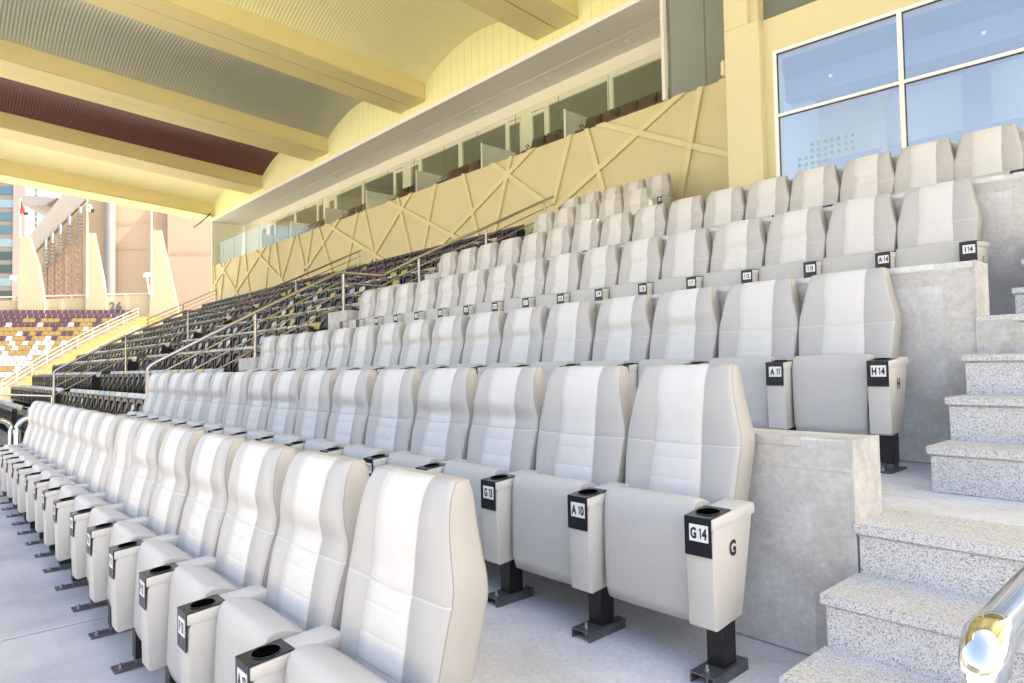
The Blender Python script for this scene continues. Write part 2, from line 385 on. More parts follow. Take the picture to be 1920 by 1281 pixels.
def backrest_mesh(PF=PF):
    zs = []; z = .24
    seams = [.415, .500, .585, .670, .755]; main = .815
    base = [.24, .27, .30, .35, .38, .45, .54, .63, .71, .785, .85, .87, .89, .905, .92, .94, .96, .98, 1.0, 1.02, 1.04, 1.06, 1.08, 1.095, 1.108, 1.12, 1.13, 1.137, 1.14]
    allz = set(base)
    for s_ in seams + [main]:
        for d in (-.008, -.0025, 0, .0025, .008): allz.add(round(s_ + d, 4))
    zs = sorted(allz)
    fr_t = [-1, -.985, -.95, -.88, -.75, None, None, 0, None, None, .75, .88, .95, .985, 1]
    rings = []
    for z in zs:
        hw = smooth_tab(PW, z); yf = smooth_tab(PF, z); yr = smooth_tab(PR, z); s_ = smooth_tab(PS, z)
        gs = 0
        for q in seams:
            d = abs(z - q)
            gs = max(gs, 1 - d / .006) if d < .006 else gs
        dm = abs(z - main); gm = max(0, 1 - dm / .006)
        xs = [-hw, -hw * .994, -hw * .975, -hw * .94, -(hw * .72 + s_ * .28), -s_ - .004, -s_, -s_ + .004, -s_ * .5, 0, s_ * .5, s_ - .004, s_, s_ + .004, hw * .72 + s_ * .28, hw * .94, hw * .975, hw * .994, hw]
        ring = []
        for x in xs:
            a = abs(x) / hw
            y = yf + .010 * a * a
            if a > .95: y += .016 * ((a - .95) / .05) ** 1.6
            if abs(abs(x) - s_) < .0005: y += .004
            if abs(x) < s_ - .001: y -= .003 * (1 - (x / s_) ** 2)
            if abs(x) < s_ + .001: y += .0015 * gs
            y += .003 * gm
            if PF is PF1 and abs(x) < s_ * 1.35:
                wv = 1 - (x / (s_ * 1.35)) ** 2
                y += wv * (.009 * math.exp(-((z - .872) / .022) ** 2) - .008 * math.exp(-((z - .955) / .045) ** 2))
            ring.append((x, y, z))
        ym = yf + .03
        for x, y in ((hw * 1.0, ym + .4 * (yr - ym)), (hw * .985, ym + .8 * (yr - ym)), (hw * .93, yr - .004), (hw * .8, yr), (0, yr + .006), (-hw * .8, yr), (-hw * .93, yr - .004), (-hw * .985, ym + .8 * (yr - ym)), (-hw, ym + .4 * (yr - ym))):
            ring.append((x, y, z))
        rings.append(ring)
    n = len(rings[0]); mb = MB()
    vs = [p for r_ in rings for p in r_]
    mb.v = vs
    for i in range(len(rings) - 1):
        zc = (rings[i][0][2] + rings[i + 1][0][2]) / 2
        seam_m = abs(zc - main) < .0014
        for k in range(n):
            k2 = (k + 1) % n
            mi = 0 if 6 <= k <= 11 else (1 if 1 <= k <= 16 else 2)
            if seam_m and k <= 17: mi = 3
            if k in (0, 17): mi = 4
            mb.f.append((i * n + k, i * n + k2, (i + 1) * n + k2, (i + 1) * n + k)); mb.m.append(mi); mb.sm.append(True)
    # rounded top cap with stripe split, flat bottom
    top = len(rings) - 1; o = top * n
    tv = rings[top]
    c = len(mb.v)
    zt = 1.1465
    mid = []
    for j in range(19):
        x = tv[j][0] * .93; y = (tv[j][1] * .72 + .452 * .28) ; mid.append((x, y + .004, zt))
    mb.v += mid
    for j in range(18):
        mi = 0 if 6 <= j <= 11 else 1
        mb.f.append((o + j, o + j + 1, c + j + 1, c + j)); mb.m.append(mi); mb.sm.append(True)
    rear = [o + 18 + k for k in range(0, 10)] + [o]   # right corner, rear ring, back to left corner
    mb.f.append(tuple([c + j for j in range(18, -1, -1)] + [o] + [o + n - 1 - k for k in range(9)] + [o + 18])); mb.m.append(2); mb.sm.append(False)
    mb.f.append(tuple(range(n))[::-1]); mb.m.append(2); mb.sm.append(False)
    return mb

SEAT_ARM = .29
def make_seat():
    t = empty('armchair_seat')
    ob = backrest_mesh().build('backrest', [M_STRIPE, M_WING, M_SIDE, M_SEAM, M_PIPE], t)
    # folded cushion
    prof = [(.078, .185), (.062, .24), (.070, .40), (.080, .55), (.087, .598), (.100, .625), (.122, .636), (.16, .633), (.205, .617), (.236, .600), (.236, .582), (.205, .45), (.185, .30), (.165, .19)]
    mb = MB(); n = len(prof)
    secs = [(-1, .93), (-.96, .985), (-.85, 1.0), (-.4, 1.01), (.4, 1.01), (.85, 1.0), (.96, .985), (1, .93)]
    cy, cz = .15, .41
    for sx, sc in secs:
        for (y, z) in prof:
            hw = .200 + .016 * min(1, max(0, (z - .19) / .35))
            mb.v.append((sx * hw, cy + (y - cy) * sc, cz + (z - cz) * (sc * .5 + .5)))
    for i in range(len(secs) - 1):
        for k in range(n):
            k2 = (k + 1) % n
            mb.f.append((i * n + k, i * n + k2, (i + 1) * n + k2, (i + 1) * n + k)); mb.m.append(0); mb.sm.append(True)
    mb.f.append(tuple(range(n))); mb.m.append(0); mb.sm.append(False)
    mb.f.append(tuple(range((len(secs) - 1) * n, len(secs) * n))[::-1]); mb.m.append(0); mb.sm.append(False)
    mb.build('seat_cushion', M_CUSH, t)
    make_arm(t, SEAT_ARM)
    return t
def make_arm(t, x):
    H = .055
    mb = MB(); mb.prism([(0.004, .545), (0.0, .44), (.006, .207), (.02, .2), (.195, .218), (.285, .575), (.285, .60), (.02, .58)], 'x', -H, H)
    arm = mb.build('arm_panel', M_ARM, t, (x, 0, 0), bevel=.006)
    mb = MB(); mb.prism([(-.003, .596), (-.003, .557), (.302, .574), (.304, .598), (.296, .618), (.14, .608)], 'x', -H - .004, H + .004)
    mb.build('arm_pad', M_CAP, arm, bevel=.006)
    mb = MB(); th = .003
    mb.prism([(-.007, .600), (-.007, .462), (-.0035, .462), (-.0035, .5965), (.135, .6105), (.135, .614)], 'x', -H + .001, H - .001)
    mb.build('number_plate', M_PLATE, arm)
    mb = MB(); N = 28; cyy = .066; r0 = .042; r1 = .0455
    def zt(y): return .6008 + (y + .007) * .0926
    rg = []
    for rr, dz in ((r1, .0012), (r1 - .001, .0026), (r0 + .001, .0026), (r0, .0014)):
        rg.append([(rr * math.cos(2 * math.pi * k / N), cyy + rr * math.sin(2 * math.pi * k / N), zt(cyy + rr * math.sin(2 * math.pi * k / N)) + dz) for k in range(N)])
    for i in range(3):
        o = len(mb.v); mb.v += rg[i] + rg[i + 1]
        for k in range(N): mb.f.append((o + k, o + (k + 1) % N, o + N + (k + 1) % N, o + N + k)); mb.m.append(0); mb.sm.append(True)
    mb.add(rg[3], [tuple(range(N))], 1)  # flat black disc, shade of the cup recess put into its colour
    mb.build('cup_holder', [M_PLATE, M_CUPSHADE], arm)
    mb = MB(); mb.box(-H - .018, -H + .002, .045, .075, .30, .36); mb.box(-H - .014, -H, .05, .07, .36, .385)
    mb.build('hinge', M_PLATE, arm, bevel=.003, seg=1)
    mb = MB(); mb.box(-.040, .030, .095, .185, .04, .30); mb.build('post', M_POST, t, (x, 0, 0), bevel=.003, seg=1)
    return arm
def base_channel(t, x, flat=False):
    mb = MB()
    if flat:
        mb.box(-.05, .045, .0, .245, 0.001, .010); mb.box(-.036, .026, .10, .18, .009, .041)
    else:
        mb.box(-.052, .046, .0, .24, .035, .041); mb.box(-.052, -.046, .0, .24, 0.001, .035); mb.box(.040, .046, .0, .24, 0.001, .035)
    for y in (.04, .22) if not flat else (.035, .22):
        zb = .041 if not flat else .010
        for r, a, c in ((.013, zb, zb + .007), (.006, 0.001, zb + .022)):
            mb.tube([(-.005, y, a), (-.005, y, c)], r, 8, 1)
    return mb.build('base_plate' if flat else 'base_channel', [M_CHAN, M_BOLT], t, (x, 0, 0))
def label_on(arm, s):
    vs, fs = text_mesh(s, .052, min(1., .072 / (.052 * (.56 * len(s.replace(' ', '')) + .1))))
    mb = MB(); mb.box(-.033, .043, -.0088, -.0065, .514, .574, 0)
    mb.add([(x + .005, -.0096, y + .544) for x, y in vs], fs, 1)
    mb.build('number_label', [M_LABEL, M_INK], arm, fixn=False)
def row_letter(arm, s):
    vs, fs = text_mesh(s, .075)
    mb = MB(); mb.add([(.0562, x + .135, y + .475) for x, y in vs], fs, 0)
    mb.build('row_letter', M_INK, arm, fixn=False)

proto = make_seat()
flat_me = None
_o = backrest_mesh(PF2).build('backrest', [M_STRIPE, M_WING, M_SIDE, M_SEAM, M_PIPE]); flat_me = _o.data; bpy.data.objects.remove(_o)
cub = {'F': (1.7e-4, 5e-4, -.59323, -1.76467), 'G': (2.8e-4, -3.54e-3, -.57116, -1.65703), 'H': (1e-5, -1.09e-3, -.56989, -1.65044),
       'I': (9e-5, -2.95e-3, -.55816, -1.63547), 'J': (1.5e-4, -4.85e-3, -.54152, -1.65874)}
rowdef = {'F': (.760, ZF, 16), 'G': (2.105, ZG, 16), 'H': (3.848, ZH, 16), 'I': (5.591, ZI, 16), 'J': (7.334, ZJ, 16), 'K': (9.07, ZK, 5), 'L': (10.33, ZL, 5)}
ALAB = {'F': 'A 12', 'G': 'A 10', 'H': 'A 11', 'I': 'A 14'}
RT = {'F': 'nearest lowest row', 'G': 'second row up', 'H': 'third row up', 'I': 'fourth row up', 'J': 'row under the blue windows', 'K': 'short row before the top', 'L': 'short top row by the yellow wall'}
clones = [proto] + [copy_tree(proto) for _ in range(sum(v[2] for v in rowdef.values()) - 1)]
for rn, (y0, z0, cnt) in rowdef.items():
    for i in range(cnt):
        if rn in cub:
            a, b_, c_, d_ = cub[rn]; x = a * i ** 3 + b_ * i ** 2 + c_ * i + d_
        elif rn == 'K': x = -7.17 - .58 * i
        else: x = -7.60 - .575 * i
        t = clones.pop(0)
        if (rn, i) in (('F', 0), ('F', 6), ('G', 0), ('G', 1), ('G', 4), ('G', 6), ('G', 9), ('H', 0), ('H', 1), ('H', 4), ('H', 10), ('I', 0), ('I', 1), ('I', 4), ('I', 7), ('J', 0), ('J', 5), ('J', 9)):
            [c for c in t.children if c.name.startswith('backrest')][0].data = flat_me
        t.location = (x, y0 + R.uniform(-.006, .006), z0)
        t.rotation_euler = (R.uniform(-.004, .004), 0, R.uniform(-.012, .012))
        s = None
        if rn in 'FGHIJ':
            if i == 0: s = rn + ' 14' if rn != 'I' else 'I 14'
            elif i == 1: s = ALAB.get(rn, rn + ' 13')
            elif 15 - i >= 1: s = '%s %d' % (rn, 15 - i)
        elif rn == 'L' and i == 0: s = 'L 4'
        lb = 'white padded seat, %s from right in %s' % (ORD[i], RT[rn])
        if s and rn in 'FGHI': lb += ', armrest marked %s' % s
        tag(t, lb, 'seat', 'white padded seats')
        arm = [c for c in t.children if c.name.startswith('arm_panel')][0]
        if s: label_on(arm, s)
        if i == 0: row_letter(arm, rn)
        base_channel(t, SEAT_ARM, flat=(rn != 'G'))
        if i == cnt - 1:
            make_arm(t, -SEAT_ARM - .005); base_channel(t, -SEAT_ARM - .005, flat=(rn != 'G'))

# ------------------------------------------------------------------ relief wall at the back
wall = empty('relief_wall', (-21, YW, 0)); tag(wall, 'long yellow wall with raised crossing ribs behind all the seats', 'wall')
WT = 5.37
b = MB(); b.box(-14.5, 17.2, 0, .3, GROUND, WT); b.build('wall_body', M_WALL, wall)
RIBS = [(-10.06, 5.57, -6.41, 3.84), (-7.45, 5.42, -10.63, 3.95), (-10.07, 5.43, -9.55, 3.73), (-10.55, 5.4, -11.02, 4.2), (-11.76, 5.42, -15.83, 3.5), (-12.63, 5.42, -13.24, 3.77), (-13.46, 5.43, -11.27, 3.82), (-14.66, 5.43, -14.03, 3.5), (-15.96, 5.43, -16.68, 3.46), (-18.79, 5.47, -14.48, 3.38), (-18.05, 5.42, -17.31, 3.4), (-17.23, 5.41, -20.04, 3.38), (-20.61, 5.4, -21.45, 3.48), (-20.14, 5.4, -19.38, 3.39), (-23.05, 5.43, -18.68, 3.39), (-21.93, 5.4, -25.15, 3.64), (-34.59, 5.44, -32.32, 3.81), (-33.75, 5.4, -34.3, 3.81), (-32.94, 5.41, -35.31, 4.34), (-35.3, 5.42, -35.1, 4.2), (-31.67, 5.42, -32.32, 3.83), (-31.07, 5.42, -30.51, 3.46), (-28.58, 5.42, -32.25, 3.72), (-29.91, 5.4, -26.41, 3.39), (-28.18, 5.41, -28.73, 3.51), (-27.61, 5.44, -27.04, 3.63), (-25.71, 5.39, -27.04, 3.63), (-25.46, 5.41, -24.66, 3.76), (-24.12, 5.45, -24.71, 3.76), (-23.62, 5.45, -22.58, 3.65), (-6.63, 5.4, -6.1, 4.3), (-7.06, 5.45, -7.68, 3.0)]
b = MB()
for i, (x0, z0, x1, z1) in enumerate(RIBS):
    dx, dz = x1 - x0, z1 - z0; k = (z0 - WT) / (z0 - z1)
    xa, za = x0 + dx * k, WT
    k2 = (z0 - 2.0) / (z0 - z1); L = math.hypot(dx, dz)
    xb, zb = (x0 + dx * k2, 2.0) if abs(dx) < abs(dz) * 1.2 else (x1 + dx * .25, z1 + dz * .25)
    L = math.hypot(xb - xa, zb - za); nx, nz = -(zb - za) / L * .05, (xb - xa) / L * .05
    hw = .06 / max(.3, abs(zb - za) / L)
    yd = -.065 - .0015 * (i % 4)
    p = [(xa - hw + 21, za), (xa + hw + 21, za), (xb + hw + 21, zb), (xb - hw + 21, zb)]
    b.prism(p, 'y', yd, 0.01 + .0005 * (i % 5))
b.build('ribs', M_RIB, wall)

# fascia, soffit and hall glazing above it
YFS, ZS, YG2 = 11.4, 7.612, 12.99
bal = empty('hospitality_balcony', (-21, YW, WT)); tag(bal, 'long recessed balcony with grey soffit and cream framed windows above the relief wall', 'balcony')
def part(name, x0, x1, y0, y1, z0, z1, m, par, org, bevel=0):
    q = MB(); q.box(x0 - org[0], x1 - org[0], y0 - org[1], y1 - org[1], z0 - org[2], z1 - org[2]); return q.build(name, m, par, bevel=bevel, seg=1)
BO = (-21, YW, WT)
XR = -7.93
part('soffit', -35.5, XR, YFS + .004, 12.24, ZS + .006, ZS + .3, M_SOFF, bal, BO)
part('soffit', -35.5, XR, 12.26, 13.3, ZS + .001, ZS + .3, M_SOFF, bal, BO)
part('white_band', -35.5, XR + .02, YFS - .05, YFS + .003, ZS, ZS + .13, M_WHITE, bal, BO)
part('balcony_floor', -35.5, XR, YW + .3, 13.2, WT - 1.2, WT - .45, M_CFLOOR, bal, BO)
part('end_wall', -35.5, -35.38, YFS, 13.2, WT - 1, ZS, M_FRAME, bal, BO)
# window frames and panes
def glazing(edges, z0, z1):
    f = MB(); xs = sorted(edges)
    f.box(-35.3 + 21, XR + 21, YG2 - YW, YG2 + .1 - YW, 7.13 - WT, ZS - WT)
    f.box(-35.3 + 21, XR + 21, YG2 - YW - .02, YG2 - YW, 7.27 - WT, 7.31 - WT)
    prev = -35.3
    for a, c in xs:
        f.box(prev + 21, a + 21, YG2 - YW, YG2 + .1 - YW, z0 - WT, 7.13 - WT); prev = c
    f.box(prev + 21, XR + 21, YG2 - YW, YG2 + .1 - YW, z0 - WT, 7.13 - WT)
    f.build('window_frame', M_FRAME, bal)
    for a, c in xs:
        if c - a < 1:
            d = MB(); d.box(a + 21, a + .05 + 21, YG2 - YW - .01, YG2 - YW + .05, z0 - WT, 7.10 - WT); d.box(c - .05 + 21, c + 21, YG2 - YW - .01, YG2 - YW + .05, z0 - WT, 7.10 - WT); d.box(a + .05 + 21, c - .05 + 21, YG2 - YW - .01, YG2 - YW + .05, 7.0 - WT, 7.10 - WT)
            d.build('door_frame', M_FRAME, bal)
        d = MB(); d.box(a + .004 + 21, c - .004 + 21, YG2 - YW + .05, YG2 - YW + .06, z0 - WT, 7.125 - WT)
        d.build('window_pane', M_PANED, bal)
ed = [(-10.50, -8.95 + .0)]
base = -10.68
k = 0
while base > -34:
    for a, c in ((0, 2.08), (2.20, 2.76), (3.20, 3.76), (3.88, 5.96)):
        x1_, x0_ = base - a, base - c
        if x0_ > -35: ed.append((x0_, x1_))
    base -= 6.16
glazing(ed, WT - .5, 7.13)
for k, x in enumerate((-9.66, -12.32, -15.33, -18.31, -21.3, -24.3)):
    q = MB(); q.tube([(0, 0, 0), (0, 0, -.012)], .07, 16, 0); q.tube([(0, 0, -.012), (0, 0, -.016)], .045, 16, 1)
    tag(q.build('downlight', [M_WHITE, M_LABEL], loc=(x, 12.55, ZS)), 'small round downlight in the grey soffit, %s from the right' % ORD[k], 'downlight', 'soffit downlights')
# glass balustrade
gb = empty('glass_balustrade', (-21, YW, WT)); tag(gb, 'frameless glass balustrade standing on top of the yellow relief wall', 'balustrade')
k = 0; x = -7.95
while x > -35:
    q = MB(); q.box(x - 1.548 + 21, x + 21 - .008, .10, .112, 0, 1.11); q.build('glass_panel', M_GLASS, gb)
    q = MB(); q.box(x - 1.556 + 21, x - 1.549 + 21, .099, .113, 0.0, 1.11); q.build('panel_joint', mat('joint_green', (.16, .2, .17), .3), gb)
    x -= 1.556
# white dividers, brown balcony seats
for k, x in enumerate((-10.9, -14.05, -17.25, -20.3, -23.4, -26.5, -29.6)):
    e = empty('balcony_divider', (x, YW + .14, WT - .44)); tag(e, 'pale divider panel on the balcony, %s from the right' % ORD[k], 'divider', 'balcony dividers')
    q = MB(); q.box(-.015, .015, .03, 1.3, .0, 1.18); q.build('panel', M_DIV, e)
    q = MB(); q.box(-.03, .03, 0, .03, 0, 1.20); q.build('edge_post', M_WHITE, e)
def balcony_seat():
    e = empty('brown_chair')
    q = MB(); q.prism([(.10, .42), (.24, .80), (.22, .88), (.16, .885), (.12, .86), (.02, .46)], 'x', -.225, .225); q.build('backrest', M_BRSEAT, e, bevel=.03)
    q = MB(); q.box(-.22, .22, -.32, .1, .38, .46); q.build('seat', M_BRSEAT, e, bevel=.03)
    q = MB(); q.tube([(-.245, .16, .60), (-.245, -.02, .70), (-.245, -.10, .66), (-.245, .02, .56), (-.245, .12, .50)], .014, 6); q.build('armrest', M_BLACKPL, e)
    q = MB(); q.box(-.03, .03, -.1, .1, 0, .40); q.build('leg', M_BLACKPL, e)
    return e
bp0 = None; nn = 0
for bay, (xa, cnt) in enumerate(((-8.25, 5), (-11.75 + .55, 3), (-14.4 - .0, 4), (-17.5, 3), (-20.6, 4), (-24.0, 4))):
    for j in range(cnt):
        e = bp0 if bp0 is None else copy_tree(bp0)
        if bp0 is None: bp0 = e = balcony_seat()
        e.location = (xa - .53 * j, 11.95, WT - .45 + .12); e.rotation_euler = (0, 0, R.uniform(-.03, .03))
        tag(e, 'brown balcony seat, %s from the right in %s bay from the right' % (ORD[j], ORD[bay]), 'seat', 'brown seats on the balcony')

# dark glazed box at the right end of the balcony
gx = empty('glazed_box', (-7.9, YW, WT)); tag(gx, 'dark green-grey glazed room with a white corner post right of the balcony', 'glazed room')
q = MB(); q.box(-.05, .03, -.08, .02, 0.0, 6.0); q.box(-.05, .0, .02, 1.4, 0, .05); q.build('corner_post', M_WHITE, gx)
q = MB(); q.box(.03, 3.6, .02, .035, 0.01, 5.9); q.build('glass_pane', glassmat('glass_grey', (.74, .76, .74), (1, 1, 1), 1.5), gx)
q = MB(); q.box(0.9, .912, .01, .045, 0.01, 5.9); q.build('pane_joint', mat('joint_green', (.16, .2, .17), .3), gx)
q = MB(); q.box(-.0, .06, .1, 2.4, -.4, 6.0); q.build('side_wall', mat('room_side', (.62, .64, .62), .8), gx)
q = MB(); q.box(.06, 4.4, 2.4, 2.5, -.4, 6.0); q.box(.06, 4.4, .1, 2.4, 4.2, 4.3); q.box(.06, 4.4, .1, 2.4, -.5, -.4); q.build('room_shell', M_ROOM, gx)

# ------------------------------------------------------------------ roof
SL = .07
def zr(z, y): return z + SL * (YFS - y)
roof = empty('grandstand_roof', (-16, YFS, 8)); tag(roof, 'cantilevered stadium roof of yellow beams with curved corrugated panels between them', 'roof')
RO = (-16, YFS, 8)
YR0 = -1.5
bx = [(-35.02 + 6.21 * k) for k in range(0, 9)]
bx[0] = -35.03; bx[1] = -28.80; bx[2] = -22.61; bx[3] = -16.35; bx[4] = -10.17
def sloped(q, x0, x1, z0, z1, mi=0, y0=YR0, y1=YFS):
    q.prism([(y1 - YFS, z0 - 8), (y1 - YFS, z1 - 8), (y0 - YFS, zr(z1, y0) - 8), (y0 - YFS, zr(z0, y0) - 8)], 'x', x0 + 16, x1 + 16, mi)
for i, x in enumerate(bx):
    q = MB(); W_ = 1.40
    lo = 7.98 if i else 7.86
    ye = YR0 if i < 5 else 2.0
    sloped(q, x - W_, x, lo, 9.3, y0=ye)
    sloped(q, x - .62, x - .012, lo - .035, lo - .002, y0=ye + .02)
    sloped(q, x - W_ + .012, x - .66, lo - .02, lo - .002, y0=ye + .02)
    q.build('beam', M_BEAM, roof, bevel=.012, seg=1)
vm = [M_VPAL, M_VMAR, M_VGRY, M_VYEL, M_VYEL, M_VYEL, M_VYEL, M_VYEL]
for i in range(len(bx) - 1):
    xa = bx[i] - .0; xb = bx[i + 1] - 1.40
    q = MB(); NA = 24
    per = .09; ny = int((YFS - (YR0 if i < 4 else 2.0)) / per * 4)
    for j in range(ny + 1):
        y = YFS - j * per / 4; am = (0., .007, .007, 0.)[j % 4]
        for a in range(NA + 1):
            u = a / NA; z = 8.50 + (.60 * (1 - (2 * u - 1) ** 2)) ** 1.0 + am
            q.v.append((xa + (xb - xa) * u + 16, y - YFS, zr(z, y) - 8))
    for j in range(ny):
        for a in range(NA):
            o = j * (NA + 1) + a
            q.f.append((o, o + 1, o + NA + 2, o + NA + 1)); q.m.append(0); q.sm.append(False)
    q.build('vault_panel', vm[i], roof, fixn=False)
q = MB(); sloped(q, -36.6, -10.17, 9.31, 9.5); sloped(q, -10.17, 15, 9.31, 9.5, y0=2.0); q.build('sun_block_deck', M_WHITE, roof)  # unseen slab added over the vaults to keep sun from leaking through
q = MB(); sloped(q, -36.6, -10.17, 7.9, 9.3, y0=YR0 - .3, y1=YR0 - .01); sloped(q, -10.17, 15, 7.9, 9.3, y0=1.7, y1=1.99); q.build('front_edge_beam', M_BEAM, roof)
q = MB(); q.tube([(-34.95, 11.2, 7.95), (-35.1, 11.0, 7.7), (-35.5, 10.8, 7.45), (-36.0, 10.7, 7.35)], .03, 6)
tag(q.build('loose_cable', M_BLACKPL), 'black cable hanging from the left end of the roof edge', 'cable')
# fascia wall under the vault ends
fw = empty('fascia_wall', (-21, YFS, ZS)); tag(fw, 'yellow fascia wall with vertical board joints under the curved roof panels', 'wall')
q = MB(); q.box(-35.5 + 21, XR + 21, .003, .25, .13, 9.31 - ZS); q.build('wall_body', M_FASC, fw)
q = MB(); x = -35.2
while x < XR:
    q.box(x + 21, x + .008 + 21, -.002, .005, .16, 9.2 - ZS); x += .31
q.build('board_joints', mat('joint_yellow', (.64, .62, .30), .8), fw)
q = MB(); q.box(-3.9 + 21, 15 + 21, .6, .9, -.4, 9.31 - ZS); q.build('upper_wall', M_FASC, fw)

# ------------------------------------------------------------------ window facade on the right (turned a little away from the rows)
FA = math.atan2(.08010851, .99678615)
fc = empty('window_facade', (-5.03, 8.80, ZK), FA); tag(fc, 'yellow wall with large white framed blue windows behind the top right seats', 'facade')
H0 = ZK
def fpart(name, x0, x1, y0, y1, z0, z1, m, bevel=0):
    q = MB(); q.box(x0, x1, y0, y1, z0 - H0, z1 - H0); return q.build(name, m, fc, bevel=bevel, seg=1)
fpart('column', 0.0, .52, 0, .6, GROUND, 4.80, M_WALL, .01)
fpart('column', 0.0, .36, 0.003, .6, 4.80, 9.4, M_WALL, .01)
fpart('column_bracket', -.09, -.0, .02, .30, 4.18, 4.42, M_WALL, .03)
fpart('spandrel', .52, 8, .14, .5, 4.345, 4.83, M_WALL)
fpart('jamb', .52, .64, .14, .5, ZK - .3, 4.345, M_WALL)
fpart('upper_jamb', .36, .47, .1, .6, 4.83, 9.4, M_WALL)
fpart('upper_window', .47, 8, .30, .33, 4.84, 9.3, mat('upper_glass', (.16, .19, .17), .15))
fw_, d0, d1 = .058, .145, .21
fpart('window_frame', .64, 7.9, d0, d1, 4.30, 4.345, M_WHITE)
fpart('window_frame', .64, .69, d0, d1, ZK - .1, 4.30, M_WHITE)
mull = [2.20, 3.95, 5.7]
for mx_ in mull: fpart('mullion', mx_, mx_ + .052, d0 - .012, d1, ZK - .1, 4.30, M_WHITE)
seg = [.69] + [v for m_ in mull for v in (m_, m_ + .052)] + [7.9]
for a, c in zip(seg[::2], seg[1::2]):
    fpart('transom', a, c, d0, d1, 3.40, 3.44, M_WHITE)
    for z0, z1 in ((ZK - .1, 3.40), (3.44, 4.30)):
        fpart('window_pane', a, c, d1 - .03, d1 - .02, z0, z1, M_BLUEG)
        fpart('gasket', a, c, d0 + .02, d1 - .031, z1 - .012, z1 - .001, M_PLATE); fpart('gasket', a + .001, a + .011, d0 + .02, d1 - .031, z0 + .001, z1 - .013, M_PLATE)
q = MB(); q.box(.3, 8, 3.0, 3.1, -.2, 2.9, 0); q.box(.3, .4, .5, 3.0, -.2, 2.9, 0); q.box(.3, 8, .5, 3.1, 2.45, 2.55, 1); q.box(.3, 8, .5, 3.1, -.2, -.1, 2)
q.box(.4, 8, 2.6, 2.9, 1.3, 1.46, 1); q.box(.6, 8, 2.3, 2.95, .35, .85, 2); q.box(.4, 8, 1.2, 1.45, 2.1, 2.44, 1); q.box(4.3, 4.5, 1.3, 1.5, -.1, 2.1, 1); q.box(2.5, 2.8, 2.4, 2.7, -.1, 2.5, 1)
q.build('room_interior', [mat('room_blue', (.70, .76, .86), .7), mat('room_blue2', (.16, .22, .38), .7), mat('room_floor', (.88, .90, .92), .6)], fc)
# frosted dots stuck on the lower left pane
for i in range(9):
    for j in range(8):
        if i > 3 + R.random() * 2 and j < 5: continue
        if i ** 2 + (7 - j) ** 2 < 3: continue
        q = MB(); cx, cz = .95 + i * .085, 2.32 + j * .085; r = .028 * (1 - .05 * abs(i - 3))
        q.prism([(cx + r * math.cos(a * .7854), cz - H0 + r * math.sin(a * .7854)) for a in range(8)], 'y', d1 - .034, d1 - .032)
        q.build('frosted_dot', mat('dots', (.30, .42, .50), .6), fc)
for k, (x, z) in enumerate(((1.35, 3.78), (3.05, 3.75))):
    q = MB(); q.box(-.02, .02, 0, .02, 0, .04); tag(q.build('small_sensor', M_WHITE, loc=(-5.03 + x * .9968 , 8.8 + .24 + x * .0801, z)), 'small white fitting seen behind the upper window pane, %s from the left' % ORD[k], 'fitting', 'small fittings behind the glass')

# ------------------------------------------------------------------ stepped stand to the left with dark folding seats
NR = 12; PITCH = .871; RISE = .4145
def rowz(r): return -1.15 + RISE * r
def rowy(r): return 2.45 + PITCH * r
prof = [(-1.6, GROUND), (-1.6, ZF - .003)]
rows_r = list(range(-1, 11))
prof += [(rowy(-1) - .12, ZF - .003)]
for r in rows_r:
    prof += [(rowy(r) - .12, rowz(r)), (rowy(r + 1) - .12, rowz(r))]
prof[-1] = (YW, prof[-1][1]); prof += [(YW, GROUND)]
q = MB(); q.prism(prof, 'x', -35.3, XC - .004)
tag(q.build('terrace_steps', mat('terrace_paint', (.34, .32, .27), .8, var=.12, vscale=1.5)), kind='structure')
# aisle half-steps with yellow noses
for j, xa in enumerate((-21.05,)):
    for r in rows_r[1:]:
        q = MB(); q.box(0, .85, 0, .30, 0, RISE / 2 - .02); q.box(0.02, .83, -.004, .05, RISE / 2 - .02, RISE / 2 - .012, 1); q.box(.55, .85, -.008, -.001, .03, RISE / 2 - .03, 1)
        tag(q.build('aisle_step', [M_CEDGE, mat('step_yellow', (.75, .60, .05), .6)], loc=(xa, rowy(r) - .12 - .30, rowz(r - 1) + .002), bevel=.004, seg=1),
            'grey half step with yellow edge by the middle handrail, %s from bottom' % ORD[r - rows_r[1]], 'step', 'aisle half steps')
PAL = {'cream': (.50, .47, .36), 'white': (.60, .60, .585), 'pale blue': (.42, .45, .52), 'gold': (.52, .42, .16), 'maroon': (.15, .06, .09)}
PM = {k: mat('shell_' + k.replace(' ', '_'), c, .42, spec=.5) for k, c in PAL.items()}
